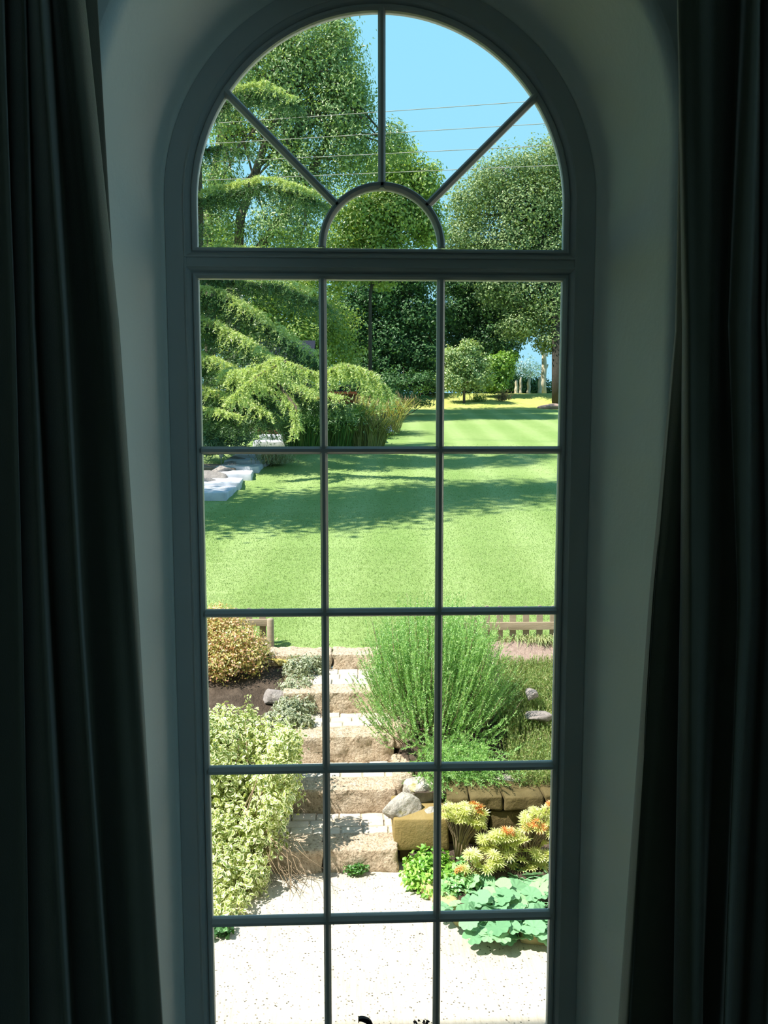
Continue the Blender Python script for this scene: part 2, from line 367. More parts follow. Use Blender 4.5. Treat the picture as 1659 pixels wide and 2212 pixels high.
# wall with the arched, splayed opening
def wall_front():
    mb = MB(); Y_IN, Y_OUT = -0.36, 0.06
    prof = []                                     # plaster reveal from the frame to the room face, softly rounded at both ends
    for i in range(7):
        a = i / 6 * math.pi / 2; prof.append((.052 + .018 * math.sin(a) * 1.0 - .0, -.016 - .030 * (1 - math.cos(a))))
    prof[0] = (.040, -.012)
    for t in np.linspace(.2, 1, 6): prof.append((.070 + .026 * t, -.046 + (Y_IN + .03 + .046) * t))
    for i in range(1, 6):
        a = i / 5 * math.pi / 2; prof.append((.096 + .02 * (1 - math.cos(a)), Y_IN + .03 - .03 * math.sin(a)))
    path = arch_path(HW, SILL - .02, SPR, 64); off = offset2d(path, False); k = len(prof); V = []
    for p, o in zip(path, off):
        for d, y in prof: V.append((p[0] + o[0] * d, y, p[1] + o[1] * d))
    n = len(path); F = [(i * k + j, (i + 1) * k + j, (i + 1) * k + j + 1, i * k + j + 1) for i in range(n - 1) for j in range(k - 1)]
    reveal = (np.array(V), np.array(F))
    # room face and outside face: strips from the opening to a big rectangle
    def face(y, half, x0, x1, z0, z1, zfoot, flip):
        pth = arch_path(half, zfoot, SPR, 64); outer = []
        for x, z in pth:
            if z <= SPR + 1e-6: outer.append((x0 if x < 0 else x1, z))
            else:
                dx, dz = x, z - SPR; t = 1e9
                if dx < 0: t = min(t, x0 / dx)
                if dx > 0: t = min(t, x1 / dx)
                t = min(t, (z1 - SPR) / dz); outer.append((dx * t, SPR + dz * t))
        Vv = [(x, y, z) for x, z in pth] + [(x, y, z) for x, z in outer]; m = len(pth)
        Ff = [[i, i + 1, m + i + 1, m + i] for i in range(m - 1)]
        tri = []
        b = len(Vv); Vv += [(x0, y, z0), (x1, y, z0), (x0, y, zfoot), (x1, y, zfoot), (x0, y, z1), (x1, y, z1)]
        Ff.append([b, b + 1, b + 3, b + 2])
        for sgn, cidx in ((-1, b + 4), (1, b + 5)):
            for i in range(m - 1):
                o0, o1 = outer[i], outer[i + 1]
                xs = x0 if sgn < 0 else x1
                if abs(o0[0] - xs) < 1e-6 and abs(o1[1] - z1) < 1e-6 and abs(o1[0] - xs) > 1e-6 or abs(o1[0] - xs) < 1e-6 and abs(o0[1] - z1) < 1e-6 and abs(o0[0] - xs) > 1e-6: tri.append([m + i, m + i + 1, cidx])
        Ff = np.array(Ff)
        return np.array(Vv), [Ff, np.array(tri).reshape(-1, 3)]
    mb.add(*reveal); V1, F1 = face(Y_IN, HW + .116, -2.4, 2.4, 1.56, 4.95, SILL - .02, False); mb.add(V1, F1)
    ob = mb.build('wall_front', M['plaster'], None, True)
    ob['kind'] = 'structure'; tag(ob, 'pale plastered wall with a splayed arched reveal round the window', 'wall')
    mb = MB(); V2, F2 = face(Y_OUT, HW + .035, -7, 7, 0.0, 7.85, SILL - .05, True); mb.add(V2, F2)
    pth = arch_path(HW + .035, SILL - .05, SPR, 64); n = len(pth)
    mb.add(np.array([(x, Y_OUT, z) for x, z in pth] + [(x, .03, z) for x, z in pth]), np.array([[i, i + 1, n + i + 1, n + i] for i in range(n - 1)]))
    mb.add(*box(-.47, .47, .02, .09, SILL - .09, SILL - .05))
    o2 = mb.build('wall_exterior', M['render'], None, False); tag(o2, 'outer face of the house wall', 'wall', kind='structure')
wall_front()
def slab(name, b, m, label, cat):
    me = mesh_data(name, *box(*b)); o = link(name, me, m); tag(o, label, cat, kind='structure'); return o
slab('wall_left', (-2.5, -2.4, -4.6, -.34, 1.55, 5.0), M['room_paint'], 'plain wall on the left side of the room', 'wall')
wr = MB()
for b_ in ((2.4, 2.5, -4.6, -4.45, 1.55, 5.0), (2.4, 2.5, -1.35, -.34, 1.55, 5.0), (2.4, 2.5, -4.45, -1.35, 1.55, 1.75), (2.4, 2.5, -4.45, -1.35, 4.75, 5.0)): wr.add(*box(*b_))
tag(wr.build('wall_right', M['room_paint']), 'plain wall on the right side of the room with an added light opening beside the viewer', 'wall', kind='structure')
w2 = empty('fill_window', (2.45, -2.9, 1.75), 'unseen window added in the right wall behind the viewer to light the room', 'window'); w2['kind'] = 'structure'; WO2 = np.array([2.45, -2.9, 1.75])  # added opening, out of view, there to brighten the room
fr2 = MB()
for b_ in ((2.43, 2.48, -4.45, -4.39, 1.75, 4.75), (2.43, 2.48, -1.41, -1.35, 1.75, 4.75), (2.43, 2.48, -4.45, -1.35, 1.75, 1.81), (2.43, 2.48, -4.45, -1.35, 4.69, 4.75), (2.43, 2.48, -2.92, -2.88, 1.75, 4.75)): fr2.add(*box(*b_))
o = fr2.build('frame', M['frame_paint'], w2, False, WO2)
o = MB().add(*box(2.455, 2.459, -4.42, -1.38, 1.78, 4.72)).build('pane', M['glass'], w2, False, WO2)
slab('wall_back', (-2.5, 2.5, -4.7, -4.6, 1.55, 5.0), M['room_paint'], 'plain wall behind the viewer', 'wall')
slab('ceiling', (-2.5, 2.5, -4.7, -.34, 4.9, 5.0), M['room_paint'], 'plain ceiling of the dark room', 'ceiling')
slab('floor', (-2.5, 2.5, -4.7, -.34, 1.48, 1.56), M['floor_wood'], 'dark boarded floor of the room', 'floor')
slab('roof', (-7.2, 7.2, -5.2, .37, 7.80, 7.92), M['roof_tile'], 'eaves and roof of the house', 'roof')

wg = MB()
for b_ in ((3.5, 3.8, .06, 6.2, 0, 4.6), (3.5, 9.0, 5.9, 6.2, 0, 4.6)): wg.add(*box(*b_))
M['white_render'] = surf('white_render', [lin(232, 228, 218), lin(240, 237, 230)], 4, 4, .9, .2, 60, .004)
tag(wg.build('bounce_wall', M['white_render']), 'unseen white rendered wall added right of the courtyard to bounce sunlight', 'wall', kind='structure')  # unseen wall added to reflect sun onto the left reveal
win = empty('window_1', (0, 0, SILL), 'tall arched white window with fanlight and small panes between two dark curtains', 'window'); win['kind'] = 'structure'
WO = np.array([0, 0, SILL])
def wpart(name, mb, m=None, smooth=False, parent=None):
    o = mb.build(name, m or M['frame_paint'], None, smooth, WO); o.parent = parent or win; return o
LT, UB = rel(0.328), rel(0.392)       # top of the lower light, bottom of the fanlight
LB = rel(-1.468)
# outer frame: jambs and arched head
FLAT = [(.020, -.024), (.062, -.024), (.062, .05), (.020, .05)]
wpart('outer_frame', MB().add(*sweep2d(arch_path(HW, SILL + .001, SPR, 64), FLAT, False)))
# mouldings round each light: bead, quirk, ovolo
MOULD = [(0, .012), (0, -.006), (.0045, -.0125), (.0085, -.0135), (.0095, -.009), (.0115, -.009), (.0150, -.017), (.0195, -.0235), (.0205, -.0265), (.0235, -.0265), (.0242, -.0235), (.026, .012)]
up = np.concatenate([[(-HW, UB)], arch_path(HW, UB, SPR, 64)[1:-1], [(HW, UB)]])
wpart('fanlight_moulding', MB().add(*sweep2d(up, MOULD, True)))
lo = np.array([(-HW, LB), (-HW, LT), (HW, LT), (HW, LB)])
wpart('casement_moulding', MB().add(*sweep2d(lo, MOULD, True)))
wpart('transom', MB().add(*box(-.413, .413, -.0215, .05, LT + .02, UB - .02)))
wpart('bottom_rail', MB().add(*box(-.413, .413, -.0215, .05, SILL + .001, LB - .02)))
# glazing bars: bevelled section, the arris towards the room
def bar(p0, p1, w=.0165, d=.026, y0=.010):
    p0, p1 = np.array(p0, float), np.array(p1, float); t = (p1 - p0) / np.linalg.norm(p1 - p0); s = np.array([-t[1], t[0]])
    sec = [(-w / 2, y0), (-w / 2, -.004), (-w * .32, -.011), (-w * .20, -d + y0), (w * .20, -d + y0), (w * .32, -.011), (w / 2, -.004), (w / 2, y0)]
    V = [(p[0] + s[0] * a, y, p[1] + s[1] * a) for p in (p0, p1) for a, y in sec]; k = len(sec)
    return np.array(V), [np.array([(j, (j + 1) % k, k + (j + 1) % k, k + j) for j in range(k)]), np.array([list(range(k))[::-1], list(range(k, 2 * k))])]
MX = .127
ROWS = [rel(v) for v in (-.0356, -.3959, -.7562, -1.1167)]
for x in (-MX, MX): wpart('glazing_bar', MB().add(*bar((x, LB), (x, LT))))
for z in ROWS: wpart('glazing_bar', MB().add(*bar((-HW, z), (HW, z), y0=.0095)))
CZ = UB + .003; IR = .1275
sec = [(-.008, .010), (-.008, -.004), (-.0055, -.011), (-.0033, -.016), (.0033, -.016), (.0055, -.011), (.008, -.004), (.008, .010)]
arc = np.array([(-IR * math.cos(math.pi * i / 32), CZ + IR * math.sin(math.pi * i / 32)) for i in range(33)])
wpart('fanlight_hub_bar', MB().add(*sweep2d(arc, sec, False)), smooth=False)
for a in (45, 90, 135):
    c, s = math.cos(math.radians(a)), math.sin(math.radians(a)); z0 = CZ - .012
    # spokes run from the hub bar to the arched head
    r1 = IR + .004; t = r1
    end = next(q for q in np.arange(.3, .6, .001) if math.hypot(c * q, z0 + s * q - SPR) >= HW + .004 and z0 + s * q > SPR)
    wpart('fanlight_spoke', MB().add(*bar((c * t, z0 + s * t + (0 if a == 90 else .004)), (c * end, z0 + s * end), w=.0155)))
# panes
xs = [-HW, -MX, MX, HW]; zs = [LB] + ROWS[::-1] + [LT]
for i in range(3):
    for j in range(5): wpart('pane', MB().add(*box(xs[i] - .003, xs[i + 1] + .003, .003, .006, zs[j] - .003, zs[j + 1] + .003)), M['glass'])
def poly_pane(pts):
    n = len(pts); V = [(x, .003, z) for x, z in pts] + [(x, .006, z) for x, z in pts]
    tri = []
    c = np.mean(pts, axis=0); V += [(c[0], .003, c[1]), (c[0], .006, c[1])]
    for i in range(n): j = (i + 1) % n; tri += [(i, j, 2 * n), (n + j, n + i, 2 * n + 1)]
    return np.array(V), [np.array(tri), np.array([(i, n + i, n + (i + 1) % n, (i + 1) % n) for i in range(n)])]
def hubp(a): return (IR * math.cos(a), CZ + IR * math.sin(a))
def outp(a):
    c, s = math.cos(a), math.sin(a)
    for q in np.arange(.3, .62, .002):
        x, z = c * q, CZ - .01 + s * q
        if (z <= SPR and abs(x) >= HW) or (z > SPR and math.hypot(x, z - SPR) >= HW): break
    return (x, z)
for a0, a1 in ((0, 45), (45, 90), (90, 135), (135, 180)):
    A = np.radians(np.linspace(a0, a1, 13)); wpart('pane', MB().add(*poly_pane([hubp(a) for a in A] + [outp(a) for a in A[::-1]])), M['glass'])
A = np.radians(np.linspace(0, 180, 25)); wpart('pane', MB().add(*poly_pane([hubp(a) for a in A])), M['glass'])
# window board inside
wpart('window_board', MB().add(*grid_box(.98, .40, .028, 12, 6, 2, .008)).__class__().add(*[(lambda q: (q[0] + np.array([0, -.222, SILL - .03]), q[1]))(grid_box(.98, .40, .028, 12, 6, 2, .008))][0]))
# ------------------------------------------------------------------ curtains
def curtain(name, keys, label):
    """keys: (x at v=0, 700, 1300, 2212 in picture columns, depth y): the folds at four heights"""
    vk = [0, 700, 1300, 2212]; zk = []; xk = []
    for v_i, v in enumerate(vk):
        zk.append(aty(829, v, -.56)[2]); xk.append([aty(k[v_i], v, k[4])[0] for k in keys])
    zk = np.array(zk); xk = np.array(xk); yk = np.array([k[4] for k in keys], float)
    zs_ = np.linspace(4.75, 1.62, 64); n = len(keys); per = 9
    def cat(P):
        P = np.asarray(P, float); Q = np.concatenate([[2 * P[0] - P[1]], P, [2 * P[-1] - P[-2]]]); out = []
        for i in range(1, len(Q) - 2):
            for t in np.linspace(0, 1, per, endpoint=False):
                a, b, c, d = Q[i - 1], Q[i], Q[i + 1], Q[i + 2]
                out.append(.5 * (2 * b + (c - a) * t + (2 * a - 5 * b + 4 * c - d) * t * t + (3 * b - a - 3 * c + d) * t ** 3))
        out.append(P[-1]); return np.array(out)
    V = []
    for z in zs_:
        row = []
        for j in range(n):
            zz = np.clip(z, zk[-1] - .5, zk[0] + .6)
            if zz > zk[0]: x = xk[0, j] + (xk[0, j] - xk[1, j]) * (zz - zk[0]) / (zk[0] - zk[1]) * .3
            elif zz < zk[-1]: x = xk[-1, j] + (xk[-1, j] - xk[-2, j]) * (zk[-1] - zz) / (zk[-2] - zk[-1])
            else: x = np.interp(zz, zk[::-1], xk[::-1, j])
            row.append((x, yk[j] + .008 * math.sin(z * 2.3 + j * 1.7)))
        c = cat(row); V.append(np.column_stack([c, np.full(len(c), z)]))
    V = np.array(V); m = V.shape[1]; idx = np.arange(len(zs_) * m).reshape(len(zs_), m)
    F = np.stack([idx[:-1, :-1], idx[1:, :-1], idx[1:, 1:], idx[:-1, 1:]], -1).reshape(-1, 4)
    o = link(name, mesh_data(name, V.reshape(-1, 3), F, True), M['curtain'])
    sm = o.modifiers.new('thickness', 'SOLIDIFY'); sm.thickness = .003
    tag(o, label, 'curtain'); return o
def K(e, d, y): return tuple(q + d for q in e) + (y,)
B1, B2 = (181, 256, 299, 356), (213, 250, 288, 340)
curtain('curtain', [(-420, -420, -420, -420, -.53), (-330, -330, -330, -320, -.62), (-300, -305, -300, -300, -.54), (-150, -150, -140, -110, -.61), (-125, -120, -110, -80, -.54),
                    (0, 25, 35, 45, -.615), (12, 34, 48, 64, -.555), (45, 64, 92, 146, -.62), (60, 78, 108, 160, -.56), (88, 138, 168, 226, -.625), (106, 152, 186, 246, -.56)] +
        [K(B1, -62, -.590), K(B1, -36, -.596), K(B1, -13, -.585), K(B1, -1, -.563), K(B1, -4, -.540), K(B1, -20, -.528), K(B2, -30, -.532), K(B2, -12, -.528), K(B2, -1, -.512), K(B2, -4, -.495), K(B2, -14, -.485)],
        'long dark grey-green curtain hanging left of the window with a narrow second fold')
H1, H2 = (1459, 1473, 1471, 1458), (1470, 1456, 1404, 1341)
curtain('curtain', [K(H2, 10, -.475), K(H2, 2, -.486), K(H2, 0, -.500), K(H2, 6, -.520), K(H2, 15, -.534), K(H2, 28, -.542), K(H2, 46, -.540), K(H1, 18, -.532), K(H1, 4, -.543), K(H1, 0, -.563), K(H1, 13, -.585), K(H1, 36, -.596), K(H1, 62, -.590)] +
        [(1575, 1550, 1560, 1520, -.56), (1606, 1573, 1590, 1550, -.57), (1614, 1582, 1600, 1560, -.615), (1632, 1612, 1622, 1580, -.61), (1645, 1636, 1645, 1610, -.56), (1692, 1660, 1680, 1650, -.62), (1720, 1690, 1705, 1680, -.555),
         (1800, 1770, 1770, 1750, -.62), (1830, 1810, 1800, 1790, -.54), (1960, 1960, 1960, 1960, -.615), (2080, 2080, 2080, 2080, -.53)],
        'long dark grey-green curtain hanging right of the window and flaring towards its foot')
slab('curtain_rail', (-1.2, 1.2, -.60, -.57, 4.74, 4.77), M['frame_paint'], 'curtain rail above the window', 'rail').pop('kind', None)
for o in list(bpy.data.objects):
    if o.name == 'curtain_rail': tag(o, 'pole above the window that carries both curtains', 'rail')

# ------------------------------------------------------------------ ground
def lawn_z(x, y):
    x = np.asarray(x, float); y = np.asarray(y, float)
    z = np.where(y < 6.48, .955, .955 + .095 * (y - 6.48))
    z = np.where(y > 44.7, .955 + .095 * 38.22 + .18 * (y - 44.7), z)
    z = np.where(y > 52, .955 + .095 * 38.22 + .18 * 7.3 + .006 * (y - 52), z)
    z = z - .03 * (y < 6.56)
    return z + .02 * np.sin(x * .9 + y * .4) * np.clip((y - 8) / 8, 0, 1)
def sheet(name, xs_, ys_, zf, m, label, cat):
    X, Y = np.meshgrid(xs_, ys_); Zv = zf(X, Y); V = np.stack([X, Y, Zv], -1).reshape(-1, 3); n, k = X.shape
    idx = np.arange(n * k).reshape(n, k); F = np.stack([idx[:-1, :-1], idx[:-1, 1:], idx[1:, 1:], idx[1:, :-1]], -1).reshape(-1, 4)
    o = link(name, mesh_data(name, V, F, True), m); tag(o, label, cat, kind='structure'); return o
sheet('courtyard_pavement', np.linspace(-12, 12, 25), np.linspace(.1, 5.4, 12), lambda x, y: x * 0 + 0 * y, M['concrete'], 'pale sunlit concrete courtyard below the window', 'pavement')
sheet('lawn', np.concatenate([np.linspace(-40, -8, 12), np.linspace(-7, 7, 29), np.linspace(8, 40, 12)]), np.concatenate([[6.40, 6.55], np.linspace(6.6, 10, 8), np.linspace(11, 44.7, 40)]), lawn_z, M['lawn'], 'mown green lawn rising away behind the garden steps', 'lawn')
sheet('field_bank', np.linspace(-60, 60, 61), np.concatenate([np.linspace(44.7, 52, 9), np.linspace(54, 120, 12)]), lambda x, y: lawn_z(x, y) + .10 * np.sin(x * .7) * np.sin(y * .9) * (y < 52) * (y > 45), M['meadow'], 'rough grassy bank beyond the far edge of the lawn', 'field')

def sstep(t): t = np.clip(t, 0, 1); return t * t * (3 - 2 * t)
def bank_left(x, y):
    z = .62 * sstep((y - 4.25) / .75) + .20 * sstep((y - 5.1) / 1.0) + .13 * sstep((y - 6.1) / .45)
    tread = np.select([y < 4.39, y < 4.93, y < 5.51, y < 6.25], [.178, .372, .602, .801], .955) - .09
    t = sstep((-.66 - x) / .12); z = tread * (1 - t) + z * t
    return z + .03 * np.sin(x * 9) * np.sin(y * 7) * np.clip(y - 4.3, 0, 1) - .02
sheet('soil_bank', np.concatenate([np.linspace(-5, -.9, 30), [-.85, -.80, -.75, -.70, -.66, -.60, -.5]]), np.linspace(4.0, 6.62, 30), bank_left, M['soil'], 'dark soil bank left of the garden steps', 'soil')
def bank_right(x, y):
    z = .46 + .30 * sstep((y - 4.5) / 1.2) + .20 * sstep((y - 5.6) / .9)
    z = z + .03 * np.sin(x * 8 + 1) * np.sin(y * 6) - .01
    tread = np.select([y < 4.39, y < 4.93, y < 5.51, y < 6.25], [.178, .372, .602, .801], .955) - .20
    t = sstep((x - .27) / .10); return tread * (1 - t) + z * t
sheet('rockery_bank', np.concatenate([[.12, .22, .26, .29, .32, .35], np.linspace(.40, 6, 36)]), np.linspace(4.12, 6.62, 40), bank_right, M['soil'], 'dark planted bank right of the garden steps', 'soil')
sheet('gravel_strip', np.linspace(.40, 6, 40), np.linspace(6.02, 6.62, 8), lambda x, y: bank_right(x, y) + .025 - .05 * (y < 6.06), M['gravel'], 'pinkish gravel strip in front of the right picket fence', 'gravel')
sheet('flower_bed', np.linspace(.34, 6, 30), np.linspace(3.02, 4.3, 12), lambda x, y: .06 + .05 * sstep((y - 3.1) / 1) - .5 * sstep((.75 - x) / .5 - (y - 3.0)) , M['soil'], 'soil bed at the foot of the garden wall', 'soil')

# ------------------------------------------------------------------ garden steps
STEPS = [(3.82, 4.39, 0.0, .178), (4.39, 4.93, .178, .372), (4.93, 5.51, .372, .602), (5.51, 6.25, .602, .801), (6.25, 6.52, .801, .955)]
st = empty('garden_steps', (-.25, 3.82, 0), 'flight of five pale rough stone steps climbing from courtyard to lawn', 'steps')
SO = np.array([-.25, 3.82, 0])
for i, (y0, y1, z0, z1) in enumerate(STEPS):
    xl, xr = -1.02 - .02 * i, .245 + .018 * i
    xl = (-1.02, -1.0, -.84, -.74, -.95)[i]
    cuts = [xl, -.30 - .05 * (i % 2), xr] if i != 1 else [xl, xr]
    dep = .24 if i < 4 else .30
    for a, b in zip(cuts[:-1], cuts[1:]):
        V, F = grid_box(b - a - .006, dep, z1 - z0 + .02, max(8, int((b - a) * 34)), 9, 9, .012, .016, 5, 11 + i * 3 + int(a * 10))
        me = mesh_data('edge_stone', V, F, True); o = link('edge_stone', me, M['step_stone'], st, (np.array([(a + b) / 2, y0 + dep / 2, z0 - .02]) - SO))
    if i < 4:
        V, F = box(xl, xr, y0 + dep - .02, y1 + .06, z0 - .02, z1 - .007); o = link('bedding', mesh_data('bedding', V - SO, F), M['mortar'], st)
        rows = 3; rd = (y1 - y0 - dep + .0) / rows
        for r in range(rows):
            x = xl + (.0 if r % 2 else -.08); k = 0
            while x < xr - .03:
                w = .165 + .05 * random.random(); x1 = min(x + w, xr); x0 = max(x, xl)
                if x1 - x0 > .05:
                    key = 'sett_%d' % (int((x1 - x0) * 1000))
                    V, F = grid_box(x1 - x0 - .010, rd - .009, .06, 5, 4, 3, .008, .003, 9, k + r)
                    link('sett', mesh_data('sett', V, F, True), M['sett'], st, np.array([(x0 + x1) / 2, y0 + dep + rd * (r + .5), z1 - .058 + random.uniform(-.005, .005)]) - SO, (random.uniform(-.02, .02), random.uniform(-.02, .02), random.uniform(-.02, .02)))
                x += w; k += 1

# retaining wall right of the steps: squared block, coursed stones
rw = empty('garden_wall', (.9, 4.0, 0), 'low olive-brown stone retaining wall behind the flower bed right of the steps', 'wall')
RO = np.array([.9, 4.0, 0])
def stone(x0, x1, z0, z1, y, d, m, seed, amp=.01, rad=.018):
    V, F = grid_box(x1 - x0 - .012, d, z1 - z0 - .010, 8, 4, 6, rad, amp, 5, seed)
    return link('stone', mesh_data('stone', V, F, True), m, rw, np.array([(x0 + x1) / 2, y + d / 2, z0]) - RO)
blk = stone(.21, .635, .115, .372, 3.90, .40, M['block_stone'], 3, .006, .014); blk['label'] = 'large squared sandstone block at the end of the wall'
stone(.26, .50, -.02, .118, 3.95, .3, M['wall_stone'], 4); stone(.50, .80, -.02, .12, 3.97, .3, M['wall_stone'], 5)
sd = 20
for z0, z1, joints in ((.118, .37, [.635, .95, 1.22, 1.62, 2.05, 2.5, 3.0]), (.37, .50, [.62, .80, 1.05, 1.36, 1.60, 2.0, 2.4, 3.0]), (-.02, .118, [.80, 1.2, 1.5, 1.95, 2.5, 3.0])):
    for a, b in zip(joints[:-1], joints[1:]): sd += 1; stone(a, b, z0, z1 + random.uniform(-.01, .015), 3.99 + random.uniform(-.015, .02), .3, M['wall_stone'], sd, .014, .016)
# step cheek stones on the right of the flight
for k, (y0, y1, z0, z1) in enumerate(STEPS[:4]):
    y0 = max(y0, 4.28) if k == 0 else y0
    for ya, yb in ((y0, (y0 + y1) / 2 + .03), ((y0 + y1) / 2 + .03, y1)) if k else ((y0, y1),):
        h = .20 + random.uniform(0, .05); V, F = grid_box(.16, yb - ya - .01, h, 6, 8, 6, .03, .025, 5, 60 + k * 3 + int(ya * 7)); link('stone', mesh_data('stone', V, F, True), M['step_stone'], rw, np.array([.245 + .018 * k + .07, (ya + yb) / 2, z1 - .13]) - RO)

def rock(u, v, y, rx, ry, rz, seed, m, label, sub=3, rot=0., sq=.5, group=None, name='rock'):
    p = aty(u, v, y); V, F = rock_mesh(rx, ry, rz, seed, sub, .2, sq)
    o = link(name, mesh_data(name, V, F, True), m, None, p, (0, 0, rot)); tag(o, label, 'rock', group); return o
rock(868, 1744, 4.06, .175, .13, .115, 2, M['rock'], 'rounded white and grey weathered rock lying on the squared block beside the steps', 4, .2, .3)
rock(908, 1718, 4.24, .135, .11, .155, 5, M['rock'], 'upright grey weathered rock behind the rounded one beside the steps', 4, .5, .8)
rock(930, 1760, 4.02, .09, .07, .055, 8, M['rock'], 'small pale stone wedged on the squared block behind the glazing bar', 3, 1.)
rock(594, 1505, 5.6, .13, .12, .09, 12, M['pale_rock'], 'pale lavender-grey boulder in the left bank below the reddish shrub', 3, .3)
rock(1150, 1500, 5.15, .09, .08, .06, 14, M['pale_rock'], 'pale stone showing between the heather tufts on the right bank', 3, .1)
rock(1165, 1546, 4.95, .16, .07, .04, 15, M['pale_rock'], 'flat pale stone below the lighter stone in the heather bank', 3, .0)
rock(1100, 1702, 4.35, .16, .12, .1, 18, M['rock'], 'dark rock in the shade under the rosemary bush', 3, .0)
# curved coping of the top step, mossy
for k, (u, v, y, rx, ry, rz, lab) in enumerate(((640, 1424, 6.45, .17, .13, .06, 'flat moss-yellow stone at the left end of the top step'), (607, 1428, 6.30, .11, .12, .055, 'smaller mossy edging stone beside the fence post foot'))):
    rock(u, v, y, rx, ry, rz, 30 + k, M['moss_stone'], lab, 3, .2, .8)
# kerb stones round the flower bed
kb = empty('bed_edging', (.45, 3.45, 0), 'row of low yellowish edging stones between courtyard and flower bed', 'edging')
KO = np.array([.45, 3.45, 0])
for k, (u0, v0, u1, v1) in enumerate(((868, 1882, 928, 1948), (928, 1946, 972, 1990), (972, 1990, 1026, 2026), (1030, 2026, 1100, 2032), (1104, 2032, 1180, 2038))):
    a, b = atz(u0, v0, .0), atz(u1, v1, .0); L = np.linalg.norm(b - a); mid = (a + b) / 2
    V, F = grid_box(L * .97, .11, .11, 8, 4, 4, .035, .012, 6, 40 + k)
    link('stone', mesh_data('stone', V, F, True), M['kerb_stone'], kb, mid + np.array([.05, .02, -.02]) - KO, (0, 0, math.atan2(b[1] - a[1], b[0] - a[0])))

# ------------------------------------------------------------------ fences
def picket(w, h, t=.018):
    pts = [(-w / 2, 0), (w / 2, 0), (w / 2, h - w * .5)] + [(w / 2 * math.cos(a), h - w * .5 + w / 2 * math.sin(a)) for a in np.radians(np.linspace(15, 165, 8))] + [(-w / 2, h - w * .5)]
    n = len(pts); V = [(x, 0, z) for x, z in pts] + [(x, t, z) for x, z in pts]
    c = [(0, 0, h * .5), (0, t, h * .5)]; V += c; tri = []
    for i in range(n): j = (i + 1) % n; tri += [(i, j, 2 * n), (n + j, n + i, 2 * n + 1)]
    return mesh_data('picket', V, [np.array(tri), np.array([(i, n + i, n + (i + 1) % n, (i + 1) % n) for i in range(n)])])
pk = picket(.066, .43)
fr = empty('picket_fence', (1.5, 6.6, .93), 'weathered grey picket fence on the lawn edge right of the rosemary', 'fence'); FO = np.array([1.5, 6.6, .93])
y_f = 6.60
zt, zb = aty(1130, 1352, y_f)[2], aty(1130, 1396, y_f)[2]
for z, h in ((zt, .085), (zb, .09)):
    V, F = grid_box(3.6, .035, h, 30, 2, 3, .006, .003, 2, int(z * 10)); link('rail', mesh_data('rail', V, F), M['wood_rail'], fr, np.array([2.55, y_f, z - h / 2]) - FO)
x0 = aty(1081, 1350, y_f)[0]
for k in range(22):
    link('picket', pk, M['wood'], fr, np.array([x0 - .288 + k * .1435 + .0, y_f + .02, .93 + random.uniform(-.006, .006)]) - FO, (0, random.uniform(-.02, .02), 0))
fl = empty('picket_fence', (-1.6, 6.62, .93), 'picket fence with round end post behind the reddish shrub on the left', 'fence'); FO = np.array([-1.6, 6.62, .93])
pp = aty(584, 1338, 6.55)
V, F = tube([(0, 0, -.1), (0, 0, .2), (0, 0, .50), (0, 0, .515)], [.038, .037, .036, .028], 12); link('post', mesh_data('post', V, F, True), M['wood'], fl, np.array([pp[0], 6.55, pp[2] - .505]) - FO)
V, F = grid_box(3.0, .03, .075, 20, 2, 3, .006, .003, 2, 3); link('rail', mesh_data('rail', V, F), M['wood_rail'], fl, np.array([pp[0] - 1.5 + .02, 6.60, pp[2] - .082]) - FO)
V, F = grid_box(3.0, .03, .075, 20, 2, 3, .006, .003, 2, 4); link('rail', mesh_data('rail', V, F), M['wood_rail'], fl, np.array([pp[0] - 1.5 - .02, 6.60, .97]) - FO)
xk = aty(568, 1318, 6.63)[0]
for k in range(18): link('picket', pk, M['wood'], fl, np.array([xk - k * .142, 6.622, aty(568, 1313, 6.63)[2] - .43]) - FO, (0, random.uniform(-.02, .02), 0))

# ------------------------------------------------------------------ planting: generators
def foliage(name, pieces, m, parent, off, attr=False, kind='stuff', smooth=False):
    mb = MB()
    for p in pieces: mb.add(*p)
    o = mb.build(name, m, None, smooth, off, attr); o.parent = parent
    if kind: o['kind'] = kind
    return o
def px_blob(u, v, y, rx, ry, rz): return (aty(u, v, y), np.array([rx, ry, rz]))
def shrub_leaves(blobs, n, L, W, up=.5, shell=.5, puffs=None, full=False, zmin=None):
    P, N, _ = in_blobs(blobs, n, shell, puffs)
    if zmin is not None:
        k = P[:, 2] > zmin(P[:, 0], P[:, 1]) if callable(zmin) else P[:, 2] > zmin
        P, N = P[k], N[k]
    n = len(P); Nn = unit(N + rng.normal(size=(n, 3)) * .5 + np.array([0, 0, up])); A = unit(np.cross(Nn, rng.normal(size=(n, 3))) + np.array([0, 0, .15]))
    Ls = L * (.65 + .7 * rng.random(n)); Ws = W * (.7 + .6 * rng.random(n))
    return leaf_full(P, A, Nn, Ls, Ws) if full else leaf_cards(P, A, Nn, Ls, Ws)
def twigs(base, blobs, n, r=.004, seed=0, up=.2):
    out = MB(); P, N, _ = in_blobs(blobs, n, .75)
    for p in P:
        mid = (np.asarray(base) + p) / 2 + rng.normal(size=3) * .05 + np.array([0, 0, -up * .1]); V, F = tube([np.asarray(base) + rng.normal(size=3) * [.05, .05, 0], mid, p], [r * 1.6, r * 1.2, r * .5], 5); out.add(V, F)
    return out

